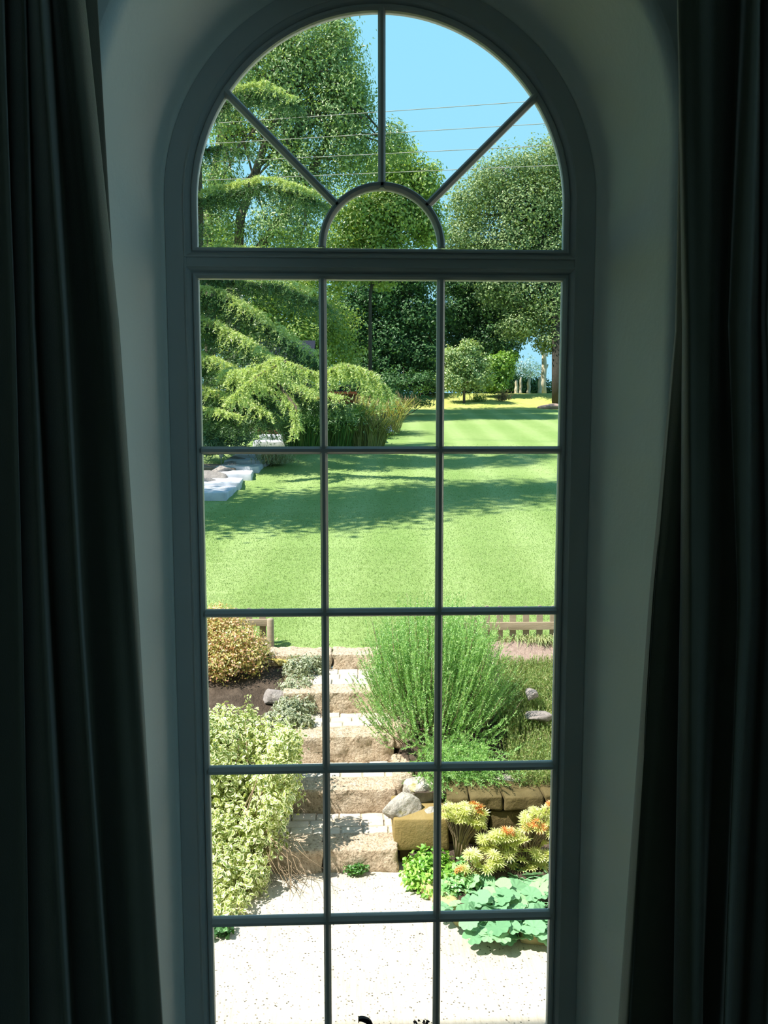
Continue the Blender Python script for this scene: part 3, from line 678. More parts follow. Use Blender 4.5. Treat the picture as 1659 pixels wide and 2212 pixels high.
# variegated shrub, left of the steps
M['variegated'] = leaf_mat('variegated', [lin(88, 122, 40), lin(136, 160, 66), lin(178, 190, 100)], .3, .06, edge=lin(232, 234, 196))
eu = empty('variegated_shrub', (-1.0, 3.95, 0), 'large cream and green variegated shrub beside the lowest steps', 'shrub'); EO = np.array([-1.0, 3.95, 0])
EB = [px_blob(500, 1585, 4.50, .30, .26, .22), px_blob(590, 1610, 4.42, .22, .24, .20), px_blob(480, 1680, 4.20, .30, .28, .24), px_blob(585, 1700, 4.18, .24, .22, .22), px_blob(500, 1790, 3.95, .26, .28, .22),
      px_blob(560, 1800, 3.85, .19, .2, .2), px_blob(480, 1880, 3.60, .18, .22, .18), px_blob(540, 1890, 3.60, .14, .16, .15), px_blob(495, 1950, 3.38, .15, .16, .12), px_blob(618, 1612, 3.98, .12, .16, .15), px_blob(598, 1668, 3.85, .15, .16, .16), px_blob(596, 1740, 3.75, .12, .14, .14), px_blob(430, 1640, 4.3, .35, .4, .35), px_blob(420, 1820, 3.9, .35, .4, .35)]
foliage('foliage', [shrub_leaves(EB, 18000, .040, .026, .35, .45, 26, True, .01)], M['variegated'], eu, EO, True)
for k in range(9):       # shoots that stand out of the top
    u = [470, 478, 500, 520, 534, 541, 560, 600, 630][k]; v = [1545, 1560, 1550, 1530, 1500, 1520, 1545, 1570, 1585][k]
    b = aty(u + 6, v + 70, 4.5); t = aty(u, v, 4.45); n = 34; s = rng.random(n); P = b + (t - b) * s[:, None] + rng.normal(size=(n, 3)) * .014
    A = unit((t - b)[None] * .8 + rng.normal(size=(n, 3)) * .25); Nn = unit(rng.normal(size=(n, 3)) + [0, -.5, .5]); Vf, Ff, Af = leaf_full(P, A, Nn, .032 * (1.2 - .5 * s), .018 * (1.2 - .5 * s))
    o = MB().add(Vf, Ff, Af).add(*tube([b, (b + t) / 2, t], [.003, .002, .001], 4)).build('shoot', M['variegated'], None, False, EO, True); o.parent = eu
tw = twigs((-.95, 3.9, .02), EB, 60, .005); o = tw.build('stems', M['twig'], None, True, EO); o.parent = eu; o['kind'] = 'stuff'
mb = MB()
for k in range(34):      # bare twigs trailing at the foot, right side
    a = aty(random.uniform(560, 625), random.uniform(1780, 1880), 3.75); d = np.array([random.uniform(.05, .35), random.uniform(-.3, .1), -.16]); pts = [a, a + d * .5 + rng.normal(size=3) * .03, a + d]; pts[2][2] = max(pts[2][2], .01); pts[1][2] = max(pts[1][2], .03)
    mb.add(*tube(pts, [.003, .0022, .001], 4))
o = mb.build('trailing_twigs', M['twig'], None, True, EO); o.parent = eu; o['kind'] = 'stuff'
tag(foliage('ivy', [shrub_leaves([((-.93, 3.12, .045), np.array([.09, .06, .05]))], 160, .04, .03, .6, .2, None, True, .005)], leaf_mat('ivy_leaf', [lin(60, 110, 60), lin(90, 140, 80)], .3, .06), None, (0, 0, 0), True, None), 'little green weed growing in the courtyard at the lower left', 'weed')
tag(foliage('weed', [shrub_leaves([(aty(770, 1878, 3.78), np.array([.10, .03, .035]))], 150, .03, .018, .6, .2, None, True, .005)], leaf_mat('weed_leaf', [lin(56, 110, 44), lin(90, 140, 60)], .3, .06), None, (0, 0, 0), True, None), 'small green weed growing at the foot of the bottom step', 'weed')

# reddish shrub by the left fence
M['red_shrub'] = leaf_mat('red_shrub', [lin(112, 120, 58), lin(176, 174, 92), lin(222, 204, 138), lin(222, 160, 130), lin(236, 206, 184)], .3, .06, pos=[0, .3, .6, .8, 1])
rs = empty('reddish_shrub', (-1.55, 6.25, .75), 'rounded orange-red and olive shrub in front of the left picket fence', 'shrub'); O_ = np.array([-1.55, 6.25, .75])
RB = [px_blob(500, 1385, 6.15, .34, .3, .26), px_blob(545, 1415, 6.05, .20, .22, .20), px_blob(470, 1430, 6.0, .30, .26, .2), px_blob(440, 1390, 6.2, .4, .35, .33), px_blob(470, 1340, 6.25, .25, .25, .17)]
foliage('foliage', [shrub_leaves(RB, 14000, .030, .016, .5, .5, 24, False, bank_left)], M['red_shrub'], rs, O_)
o = twigs((-1.55, 6.2, .72), RB, 50, .004).build('stems', M['twig'], None, True, O_); o.parent = rs; o['kind'] = 'stuff'

# pale trailing shrub spilling over the stones at the left of the steps
M['pale_shrub'] = leaf_mat('pale_shrub', [lin(56, 78, 48), lin(84, 108, 70), lin(150, 160, 124)], .3, .06, edge=lin(196, 200, 176))
ps = empty('trailing_shrub', (-.75, 5.9, .7), 'small grey-green and white shrub trailing down the left side of the steps', 'shrub'); O_ = np.array([-.75, 5.9, .7])
PB = [px_blob(645, 1445, 6.05, .15, .14, .13), px_blob(678, 1430, 6.22, .10, .09, .08), px_blob(640, 1490, 5.75, .16, .15, .14), px_blob(650, 1530, 5.5, .14, .14, .12), px_blob(668, 1478, 5.95, .10, .10, .09), px_blob(672, 1515, 5.62, .09, .09, .08), px_blob(622, 1528, 5.4, .12, .10, .10), px_blob(692, 1452, 6.1, .06, .06, .05), px_blob(610, 1550, 5.2, .15, .13, .08), px_blob(655, 1562, 5.2, .10, .1, .08)]
foliage('foliage', [shrub_leaves(PB, 11000, .026, .017, .4, .4, 16, True)], M['pale_shrub'], ps, O_, True)
o = twigs((-.72, 5.8, .6), PB, 30, .004).build('stems', M['twig'], None, True, O_); o.parent = ps; o['kind'] = 'stuff'

# upright sprigs (rosemary, heather)
def sprigs(roots, dirs, lens, per, nl, nw, fr0=.25, droop=.0, spread=.7):
    n = len(roots); s = fr0 + (1 - fr0) * rng.random((n, per)); L = lens[:, None]
    D = dirs[:, None, :]; P = roots[:, None, :] + D * (L * s)[..., None]
    bend = (s ** 2)[..., None] * np.array([0, 0, 1.0]) * (L * .35)[..., None]        # tips turn up
    P = P + bend - np.array([0, 0, droop]) * (s ** 2)[..., None]
    A = D + np.array([0, 0, .5]) + rng.normal(size=(n, per, 3)) * spread
    return needles(P.reshape(-1, 3), A.reshape(-1, 3), np.full(n * per, nl) * (.7 + .6 * rng.random(n * per)), np.full(n * per, nw))
M['rosemary'] = leaf_mat('rosemary', [lin(96, 142, 80), lin(132, 180, 106), lin(164, 204, 134), lin(190, 216, 146)], .35, .05)
ro = empty('rosemary_bush', (.5, 5.15, .55), 'tall dense green rosemary bush right of the steps', 'shrub'); O_ = np.array([.5, 5.15, .55])
def rosemary():
    n = 2000; core = np.array([.635, 5.15, .48]); a = rng.random(n) * 2 * math.pi; r = np.sqrt(rng.random(n)); el = rng.random(n) ** .9
    roots = core + np.stack([.46 * r * np.cos(a), .44 * r * np.sin(a), .84 * el * (1 - .22 * r ** 2)], 1)
    out = np.stack([np.cos(a) * r, np.sin(a) * r, np.zeros(n)], 1)
    dirs = unit(out * (.85 - .60 * el)[:, None] + np.array([.06, 0, .50]) + np.array([0, 0, .6]) * el[:, None] + rng.normal(size=(n, 3)) * .12)
    lens = (.26 + .20 * rng.random(n)) * (1.05 - .1 * el)
    return roots, dirs, lens
rt, dr, ln = rosemary()
foliage('foliage', [sprigs(rt, dr, ln, 72, .024, .0062, .22, .02, .95)], M['rosemary'], ro, O_)
mb = MB()
for k in range(0, len(rt), 12): mb.add(*tube([rt[k] - dr[k] * .1, rt[k] + dr[k] * ln[k] * .6, rt[k] + dr[k] * ln[k] + [0, 0, ln[k] * .3]], [.004, .003, .001], 4))
for k in range(14): mb.add(*tube([(.63 + random.uniform(-.1, .1), 5.15 + random.uniform(-.1, .1), .5), (.63 + random.uniform(-.25, .25), 5.2 + random.uniform(-.25, .25), .9), (.63 + random.uniform(-.35, .35), 5.2 + random.uniform(-.3, .3), 1.2)], [.016, .011, .004], 6))
o = mb.build('stems', M['twig'], None, True, O_); o.parent = ro; o['kind'] = 'stuff'
# skirts that hang over the wall
n = 420; rt2 = np.stack([rng.uniform(.45, 1.08, n), rng.uniform(4.25, 4.85, n), rng.uniform(.46, .66, n)], 1); dr2 = unit(np.stack([rng.normal(.15, .35, n), rng.normal(-.7, .3, n), rng.normal(.15, .3, n)], 1))
foliage('skirt_foliage', [sprigs(rt2, dr2, rng.uniform(.2, .34, n), 60, .024, .006, .05, .12, .9)], M['rosemary'], ro, O_)

M['heather'] = leaf_mat('heather', [lin(92, 124, 68), lin(130, 156, 92), lin(160, 180, 114), lin(168, 156, 120)], .3, .04)
hspots = [(1165, 1490, 5.75, 'yellow-green heather on the right bank above the pale stone'), (1165, 1620, 4.85, 'tall yellow-green heather on the right bank below the pale stone'), (1125, 1530, 5.35, 'low tawny heather between the rosemary and the pale stone'), (1180, 1700, 4.42, 'tawny grassy heather tuft on top of the wall at the right edge'), (1120, 1460, 6.0, 'dark green heather in the shade of the rosemary')]
for u, v, y, lab in hspots:
    p = aty(u, v, y); zb_ = float(bank_right(np.array([p[0]]), np.array([y]))[0]); n = 1500; w = .42 if u > 1140 else .2
    base = np.array([p[0] + (.12 if u > 1140 else 0), y, zb_]); rt = base + np.stack([rng.uniform(-w, w * 1.3, n), rng.uniform(-.42, .36, n), np.zeros(n)], 1); rt[:, 2] = bank_right(rt[:, 0], rt[:, 1]); rt = rt[(rt[:, 0] > .5) & (rt[:, 1] > 4.15) & (rt[:, 1] < 6.08)]; n = len(rt)
    h = empty('heather', base, lab, 'heather'); dr = unit(np.stack([rng.normal(.0, .3, n), rng.normal(-.15, .3, n), np.ones(n)], 1))
    foliage('foliage', [sprigs(rt, dr, rng.uniform(.08, .17, n) * (1 - .35 * (rt[:, 1] > 5.3)), 26, .026, .006, .02, .0)], M['heather'], h, base)

# round-leaved plant at the foot of the wall: every leaf a part
def round_leaf():
    n = 36; V = [(0, 0, 0)]; R = 1.0
    for ring, rr in ((1, .5), (2, 1.0)):
        for i in range(n):
            a = 2 * math.pi * i / n; lobes = 1 - .075 * (ring == 2) * (0.5 + .5 * math.cos(9 * a)) ** 2 * 1.0
            notch = 1 - .75 * math.exp(-((a - math.pi) / .16) ** 2)
            V.append((rr * lobes * notch * math.cos(a), rr * lobes * notch * math.sin(a), .20 * rr + .06 * rr * math.cos(9 * a) - .10 * rr * rr))
    F = [(0, 1 + i, 1 + (i + 1) % n) for i in range(n)]; Q = [(1 + i, 1 + n + i, 1 + n + (i + 1) % n, 1 + (i + 1) % n) for i in range(n)]
    return mesh_data('leaf', V, [np.array(F), np.array(Q)], True)
M['mantle'] = leaf_mat('mantle', [lin(132, 190, 142), lin(150, 206, 158), lin(168, 214, 158)], .3, .05)
def leaf_obj_mat(name, cols, trans=.3):
    m, nt, out = new_mat(name); oi = nt.nodes.new('ShaderNodeObjectInfo'); r = ramp(nt, cols, oi.outputs['Random'])
    d = nt.nodes.new('ShaderNodeBsdfDiffuse'); t = nt.nodes.new('ShaderNodeBsdfTranslucent'); mx = nt.nodes.new('ShaderNodeMixShader'); mx.inputs[0].default_value = trans
    nt.links.new(r.outputs[0], d.inputs[0]); nt.links.new(r.outputs[0], t.inputs[0]); nt.links.new(d.outputs[0], mx.inputs[1]); nt.links.new(t.outputs[0], mx.inputs[2]); nt.links.new(mx.outputs[0], out.inputs[0]); return m
M['mantle_leaf'] = leaf_obj_mat('mantle_leaf', [lin(112, 160, 120), lin(136, 182, 142), lin(158, 198, 148)])
rl = round_leaf()
lm = empty('round_leaved_plant', (.95, 3.3, .05), 'clump of large round lobed blue-green leaves spilling onto the courtyard', 'plant'); O_ = np.array([.95, 3.3, .05])
lp = []
for k in range(420):
    u = random.uniform(950, 1215); v = random.uniform(1885, 2030)
    f = (v - 1885) / 145
    if u < 1050 - 90 * f and random.random() < .85: continue
    if v > 1985 and u < 1010: continue
    y = atz(u, v, 0.)[1] - (.10 + .10 * f * (1 - f) * 4 + random.uniform(-.04, .06)); p = aty(u, v, y)
    if p[2] < .02: continue
    if any(np.linalg.norm(p - q) < .062 for q in lp): continue
    lp.append(p)
mbs = MB()
for p in lp:
    s = random.uniform(.058, .088) * (.75 if p[0] < .62 else 1); o = link('leaf', rl, M['mantle_leaf'], lm, p - O_, (random.uniform(-.15, .65), random.uniform(-.35, .35), random.uniform(0, 6.28))); o.scale = (s, s, s)
    g = np.array([.9 + (p[0] - .9) * .5, p[1] + .12, .05]); mbs.add(*tube([g, (g + p) / 2 + [0, 0, .03], p], [.003, .003, .002], 4))
o = mbs.build('leaf_stalks', M['mantle'], None, True, O_); o.parent = lm; o['kind'] = 'stuff'

# low leafy ground cover between kerb and wall
def ground_cover(name, label, spots, n, L, W, m):
    e_ = empty(name, spots[0][0], label, 'plant'); foliage('foliage', [shrub_leaves(spots, n, L, W, .7, .4, 14, True, .03)], m, e_, spots[0][0], True)
M['bright_leaf'] = leaf_mat('bright_leaf', [lin(96, 152, 56), lin(136, 186, 76), lin(170, 206, 104)], .35, .05)
M['soft_leaf'] = leaf_mat('soft_leaf', [lin(100, 158, 92), lin(140, 190, 126), lin(170, 206, 140)], .35, .05)
ground_cover('geranium', 'bright green leafy plant behind the first edging stone', [px_blob(925, 1872, 3.72, .16, .13, .12), px_blob(905, 1898, 3.62, .12, .10, .09), px_blob(950, 1902, 3.6, .15, .12, .10), px_blob(940, 1930, 3.5, .09, .08, .07)], 3600, .034, .024, M['bright_leaf'])
ground_cover('geranium', 'soft green low plant between the bright leaves and the round-leaved clump', [px_blob(985, 1922, 3.5, .16, .12, .10), px_blob(1000, 1892, 3.66, .14, .12, .10), px_blob(965, 1945, 3.4, .08, .08, .08)], 2800, .036, .028, M['soft_leaf'])
ground_cover('geranium', 'small green plant over the edging stones at the front of the bed', [px_blob(1010, 2005, 3.12, .09, .06, .06), px_blob(1035, 1995, 3.16, .09, .06, .06)], 420, .036, .026, M['soft_leaf'])
ground_cover('geranium', 'dark green foliage behind the round-leaved clump at the wall', [px_blob(1120, 1880, 3.75, .24, .10, .12), px_blob(1185, 1880, 3.75, .2, .1, .12)], 1500, .038, .026, leaf_mat('deep_leaf', [lin(40, 92, 56), lin(64, 120, 76)], .3, .05))

# pieris: whorls of narrow leaves, each whorl a part
def whorl(n=13, L=.066):
    mb = MB()
    for ring, (k, el, s) in enumerate(((n, .05, 1.0), (n - 3, .55, .8), (4, 1.0, .55))):
        a = 2 * math.pi * np.arange(k) / k + ring * .3; A = np.stack([np.cos(a) * math.cos(el), np.sin(a) * math.cos(el), np.full(k, math.sin(el))], 1); N = unit(np.array([0, 0, 1.0]) - A * A[:, 2:3])
        mb.add(*leaf_full(A * .006, A, N, np.full(k, L * s), np.full(k, .0135 * s), .45))
    return mb
M['pieris'] = leaf_mat('pieris', [lin(150, 172, 70), lin(192, 204, 110), lin(226, 226, 156)], .35, .08, edge=lin(228, 228, 176))
M['pieris_red'] = leaf_mat('pieris_red', [lin(206, 120, 70), lin(226, 160, 96), lin(214, 200, 120)], .35, .08)
wh = whorl(); tmp = wh.build('whorl', M['pieris'], None, False, None, True); wm = tmp.data; bpy.data.objects.remove(tmp)
wm_red = wm.copy(); wm_red.materials.clear(); wm_red.materials.append(M['pieris_red'])
def pieris(label, boxes, nmin, ymid, red, base):
    b = np.array(base); e_ = empty('pieris_shrub', b, label, 'shrub'); mb = MB(); pts = []
    for (u0, u1, v0, v1, cnt) in boxes:
        for k in range(int(cnt * 2.1)):
            u, v = random.uniform(u0, u1), random.uniform(v0, v1); y = ymid + random.uniform(-.12, .12); pts.append((aty(u, v, y), False))
    for u, v in red: pts += [(aty(u + random.uniform(-9, 9), v + random.uniform(-5, 5), ymid - .1), True) for _ in range(2)]
    for p, r in pts:
        o = link('leaf_whorl', wm_red if r else wm, None, e_, p - b, (random.uniform(-.2, .8), random.uniform(-.5, .5), random.uniform(0, 6.28))); s = random.uniform(.62, .98) * (.72 if r else 1); o.scale = (s, s, s)
        if r: o['label'] = 'orange-red young leaf whorl'
        q = np.array([b[0] + (p[0] - b[0]) * .35, b[1] + random.uniform(-.03, .03), b[2] + (p[2] - b[2]) * .5]); mb.add(*tube([b + [random.uniform(-.02, .02), 0, 0], q, p], [.0065, .005, .002], 5))
    o = mb.build('stems', M['twig'], None, True, b); o.parent = e_; o['kind'] = 'stuff'
pieris('yellow-green pieris shrub with orange tips at the right edge by the wall', [(1035, 1180, 1800, 1850, 36), (1130, 1195, 1750, 1800, 20), (1060, 1120, 1795, 1830, 16), (1100, 1195, 1840, 1880, 18)], 0, 3.72, [(1100, 1790), (1112, 1796), (1138, 1785), (1150, 1778), (1172, 1790), (1188, 1740)], (aty(1140, 1900, 3.72)[0], 3.72, .08))
pieris('leggy pieris shrub with bare stem in front of the squared block', [(955, 1030, 1740, 1765, 18), (985, 1045, 1755, 1785, 14)], 0, 3.80, [(1040, 1745), (1028, 1740), (1034, 1752)], (aty(990, 1915, 3.8)[0], 3.80, .08))
pieris('low pale pieris with orange shoots beside the bare stem', [(1010, 1080, 1840, 1880, 18), (1000, 1030, 1870, 1895, 5)], 0, 3.62, [(990, 1895), (1000, 1905), (985, 1905), (995, 1880)], (aty(1015, 1920, 3.62)[0], 3.62, .07))

# fallen bits on the courtyard
n = 420; P = np.stack([rng.uniform(-1.3, 1.6, n), rng.uniform(2.2, 3.8, n), np.full(n, .004)], 1); a = rng.random(n) * 6.28
V, F = leaf_cards(P, np.stack([np.cos(a), np.sin(a), np.zeros(n)], 1), np.tile([0, 0, 1.0], (n, 1)) + rng.normal(size=(n, 3)) * .2, rng.uniform(.004, .016, n), rng.uniform(.003, .007, n))
o = link('leaf_litter', mesh_data('leaf_litter', V, F), surf('litter', [lin(90, 78, 62), lin(120, 104, 84)], 30, 2, 1, 0)); tag(o, 'scattered tiny dry leaf bits on the courtyard concrete', 'litter', kind='stuff')

# near lawn: real blades
def blades(n, x0, x1, y0, y1, h, w):
    P = np.stack([rng.uniform(x0, x1, n), y0 + (y1 - y0) * rng.random(n), np.zeros(n)], 1); P[:, 2] = lawn_z(P[:, 0], P[:, 1]) - .003
    return needles(P, np.stack([rng.normal(0, .45, n), rng.normal(0, .45, n), np.ones(n)], 1), rng.uniform(.5, 1.2, n) * h, np.full(n, w))
P_ = MB()
for y0, y1, n_, w_ in ((6.56, 8.5, 52000, .0055), (8.5, 11, 42000, .0075), (11, 14, 26000, .011), (14, 19, 14000, .015), (19, 26, 8000, .02)): P_.add(*blades(n_, -.30 * y0 - 1.2, .27 * y0 + 1.0, y0, y1, .024, w_))
mb = P_
o = mb.build('grass_blades', M['blade'], None, False); tag(o, 'short grass blades of the near lawn', 'grass', kind='stuff')
mb = MB()
for k in range(26):
    x = random.uniform(aty(1075, 1400, 6.5)[0], 2.2); b = np.array([x, 6.56 + random.uniform(-.03, .06), .96]); nb = 14
    for j in range(nb):
        d = rng.normal(size=2) * .10; d[1] -= .08; V, F = tube([b, b + [d[0] * .5, d[1] * .5, .07 + .04 * random.random()], b + [d[0], d[1], random.uniform(-.02, .08)]], [.003, .0025, .0005], 3, False); mb.add(V, F)
o = mb.build('long_grass', leaf_mat('long_grass', [lin(120, 160, 84), lin(176, 186, 130), lin(206, 200, 164)], .3, .03), None); tag(o, 'long grass growing through the lower rail of the right picket fence', 'grass', kind='stuff')

# ------------------------------------------------------------------ slate path up the left of the lawn
sp = empty('slate_steps', (-4, 17, 2), 'pale blue-grey slate steps curving up the left side of the lawn', 'steps'); O_ = np.array([-4., 17, 2])
def on_lawn(u, v):
    y = 8.0
    for _ in range(60):
        z = float(lawn_z(np.array(0.), np.array(y))); p = atz(u, v, z) if abs(ray(u, v)[2]) > 1e-4 else aty(u, v, y)
        d = ray(u, v); t = (z - CAM[2]) / d[2] if abs(d[2]) > 1e-5 else 0
        # step along the ray until it meets the slope
        y = y + .0
        break
    d = ray(u, v); ts = np.linspace(6, 62, 3000); pts = CAM + d * ts[:, None]; zz = lawn_z(pts[:, 0], pts[:, 1]); k = np.argmax(pts[:, 2] < zz)
    return pts[k]
slabs = [(448, 1078, 90), (470, 1056, 92), (494, 1036, 92), (514, 1020, 92), (536, 1006, 90), (552, 994, 88), (568, 982, 84), (584, 964, 76), (592, 950, 66)]
for k, (u, v, wpx) in enumerate(slabs):
    p = on_lawn(u, v); w = wpx / FPX * (p[1] + 1.75); V, F = grid_box(w, 1.45, .30, 12, 9, 4, .03, .025, 1.2, 70 + k)
    link('slab', mesh_data('slab', V, F, True), M['slate'], sp, p + [0, .5, -.12] - O_, (0.02, 0, .10 * math.sin(k)))
for k, (u, v, s) in enumerate(((455, 1040, .42), (478, 1026, .36), (496, 1012, .32), (512, 1000, .28), (446, 1052, .36))):
    p = on_lawn(u, v); V, F = rock_mesh(s * 1.2, s * .8, s * .45, 80 + k, 3); o = link('rock', mesh_data('rock', V, F, True), M['pale_rock'], None, p + [0, 0, .08], (0, 0, k)); tag(o, 'rough stone %s the rocks edging the left side of the slate steps' % ('second nearest of', 'third nearest of', 'fourth nearest of', 'farthest of', 'nearest of')[k].replace('of', 'among'), 'rock', 'rocks beside the slate steps')
p = on_lawn(452, 1016); V, F = rock_mesh(1.1, 1.0, .22, 90, 3, .12); o = link('gravel_mound', mesh_data('gravel_mound', V, F, True), M['gravel'], None, p); tag(o, 'low gravel mound left of the slate steps', 'gravel')
p = on_lawn(541, 946); e_ = empty('white_block', p, 'small white square block with a dark spot beside the top of the slate steps', 'block'); V, F = grid_box(.30, .24, .22, 4, 4, 4, .02, .004, 3, 2); link('body', mesh_data('body', V, F, True), M['white_paint'], e_); V, F = tube([(0.03, -.118, .13), (.03, -.128, .13)], [.025, .025], 10); link('dark_spot', mesh_data('dark_spot', V, F), M['dark_gap'], e_)
p = on_lawn(478, 1004); e_ = empty('path_light', p, 'small white path light on a thin stake left of the slate steps', 'lamp'); link('stake', mesh_data('stake', *tube([(0, 0, -.05), (0, 0, .2)], [.012, .012], 6)), M['pole'], e_); link('lamp_head', mesh_data('lamp_head', *tube([(0, 0, .2), (0, 0, .24), (0, 0, .30), (0, 0, .32)], [.03, .06, .06, .01], 10)), M['white_paint'], e_)
p = on_lawn(592, 1006); e_ = empty('grey_tuft', p, 'small pale grey-leaved plant beside the upper slate steps', 'plant'); n = 500; rt = p + np.stack([rng.normal(0, .22, n), rng.normal(0, .2, n), np.zeros(n)], 1); foliage('foliage', [sprigs(rt, unit(np.stack([rng.normal(0, .5, n), rng.normal(0, .5, n), np.ones(n)], 1)), rng.uniform(.15, .4, n), 14, .06, .02)], leaf_mat('grey_leaf', [lin(120, 130, 100), lin(180, 184, 156)], .3, .04), e_, p)

# ------------------------------------------------------------------ ornamental grasses
def grass_clump(label, u, v, n, h, w, m, spread, heads=None, name='ornamental_grass'):
    p = on_lawn(u, v); e_ = empty(name, p, label, 'grass plant'); a = rng.random(n) * 6.28; r = np.sqrt(rng.random(n)) * spread
    b = p + np.stack([np.cos(a) * r, np.sin(a) * r, np.zeros(n)], 1); out = unit(np.stack([np.cos(a), np.sin(a), np.zeros(n)], 1) + rng.normal(size=(n, 3)) * [.7, .7, 0]); H = h * rng.uniform(.6, 1.15, n)[:, None]; rr = rng.uniform(.2, 1.0, n)[:, None] * H
    side = unit(np.cross(out, [0, 0, 1.0])) * w; c0 = b; c1 = b + out * rr * .3 + np.array([0, 0, .62]) * H; c2 = b + out * rr * .75 + np.array([0, 0, .95]) * H; c3 = b + out * rr * 1.25 + np.array([0, 0, .85]) * H
    V = np.stack([c0 - side, c0 + side, c1 - side, c1 + side, c2 - side * .7, c2 + side * .7, c3], 1).reshape(-1, 3); i = np.arange(n)[:, None] * 7
    foliage('blades', [(V, [np.concatenate([i + np.array([[0, 1, 3, 2]]), i + np.array([[2, 3, 5, 4]])]), i + np.array([[4, 5, 6]])])], m, e_, p)
    if heads:
        k = heads[1]; idx = rng.choice(n, k); P = (c2[idx] + np.array([0, 0, 1.0]) * H[idx] * rng.uniform(-.1, .2, k)[:, None]); V, F = needles(P, np.tile([0, 0, 1.0], (k, 1)) + rng.normal(size=(k, 3)) * .25, np.full(k, heads[2]), np.full(k, heads[2] * .3)); foliage('seed_heads', [(V, F)], heads[0], e_, p)
M['og1'] = leaf_mat('og1', [lin(62, 104, 40), lin(98, 140, 56), lin(150, 160, 80)], .35, .05)
M['og2'] = leaf_mat('og2', [lin(110, 120, 62), lin(160, 160, 92), lin(190, 176, 122)], .35, .05)
M['head'] = leaf_mat('head', [lin(92, 80, 62), lin(140, 122, 92)], .2, .02)
grass_clump('dark green arching grass clump right of the slate steps', 655, 972, 1500, 1.1, .014, M['og1'], .55)
grass_clump('tall green grass clump behind the first vertical glazing bar', 725, 968, 1500, 1.35, .014, M['og1'], .65, (M['head'], 200, .16))
grass_clump('yellow-green grass clump at the right end of the bed', 790, 968, 1100, 1.0, .014, M['og2'], .6, (M['head'], 150, .14))
grass_clump('wispy seeding grass behind the blue flowers', 815, 938, 900, 1.3, .012, M['og2'], .9, (M['head'], 700, .14))
grass_clump('straw-coloured tall grass in front of the rusty planter', 690, 940, 900, 1.5, .012, M['og2'], .8, (M['head'], 220, .16))
p = on_lawn(812, 948); e_ = empty('blue_flowers', p, 'low clump of pale blue flowers among the grasses', 'flowers'); n = 260; P = p + np.stack([rng.normal(0, .34, n), rng.normal(0, .2, n), rng.uniform(.25, .5, n)], 1); V, F, A_ = leaf_full(P, rng.normal(size=(n, 3)) * [1, 1, .3], np.tile([0, -.4, 1.0], (n, 1)), np.full(n, .09), np.full(n, .07)); foliage('petals', [(V, F, A_)], leaf_mat('blue_petal', [lin(110, 140, 226), lin(170, 190, 245)], .3, .02), e_, p, True)
n = 300; P = p + np.stack([rng.normal(0, .34, n), rng.normal(0, .2, n), rng.uniform(0, .3, n)], 1); foliage('foliage', [leaf_cards(P, rng.normal(size=(n, 3)) + [0, 0, 1], rng.normal(size=(n, 3)), np.full(n, .16), np.full(n, .04))], M['og1'], e_, p)

# rusty planter and dark shed behind the grasses
a = aty(700, 852, 27.0); b = aty(768, 852, 27.0); zb_ = float(lawn_z(np.array(a[0]), np.array(27.0)))
pl = empty('rusty_planter', ((a[0] + b[0]) / 2, 27, zb_), 'tapered rusty brown steel planter standing behind the grasses', 'planter'); w = (b[0] - a[0]) / 2; h = a[2] - zb_
def taper(w0, w1, d0, d1, z0, z1): return np.array([(-w0, -d0, z0), (w0, -d0, z0), (w0, d0, z0), (-w0, d0, z0), (-w1, -d1, z1), (w1, -d1, z1), (w1, d1, z1), (-w1, d1, z1)], float), BOXF
link('body', mesh_data('body', *taper(w * .55, w, w * .55, w, -.1, h)), M['rust'], pl); mb = MB()
for bx in ((-w - .04, w + .04, -w - .04, -w + .03), (-w - .04, w + .04, w - .03, w + .04), (-w - .04, -w + .03, -w, w), (w - .03, w + .04, -w, w)): mb.add(*box(bx[0], bx[1], bx[2], bx[3], h - .02, h + .07))
link('rim', mesh_data('rim', np.concatenate(mb.V), [np.concatenate(f) for f in mb.F.values()]), M['rust'], pl)
zs_ = float(lawn_z(np.array(-4.), np.array(33.0))); xa, xb = aty(555, 800, 33)[0], aty(668, 800, 33)[0]; ztop = aty(600, 775, 33)[2]; zrid = aty(600, 742, 35)[2]
sh = empty('garden_shed', ((xa + xb) / 2, 34.5, zs_), 'dark navy boarded garden shed half hidden behind the cedar', 'shed'); O_ = np.array([(xa + xb) / 2, 34.5, zs_])
link('walls', mesh_data('walls', box(xa + .05, xb - .05, 33.06, 36, zs_ - .2, ztop)[0] - O_, BOXF), M['shed_board'], sh)
nb = 18; bw = (ztop - zs_) / nb
for k in range(nb): link('board', mesh_data('board', box(xa, xb, 33.0, 33.06, zs_ + k * bw + .008, zs_ + (k + 1) * bw)[0] - O_, BOXF), M['shed_board'], sh)
V = np.array([(xa - .2, 32.8, ztop), (xb + .2, 32.8, ztop), (xb + .2, 34.5, zrid), (xa - .2, 34.5, zrid), (xb + .2, 36.2, ztop), (xa - .2, 36.2, ztop)]); V = np.concatenate([V, V + [0, 0, .08]]) - O_
link('roof', mesh_data('roof', V, [np.array([(0, 1, 2, 3), (3, 2, 4, 5), (6, 9, 8, 7), (9, 11, 10, 8), (0, 6, 7, 1), (4, 10, 11, 5), (1, 7, 8, 2), (2, 8, 10, 4), (0, 3, 9, 6), (3, 5, 11, 9)])]), M['shed_board'], sh)

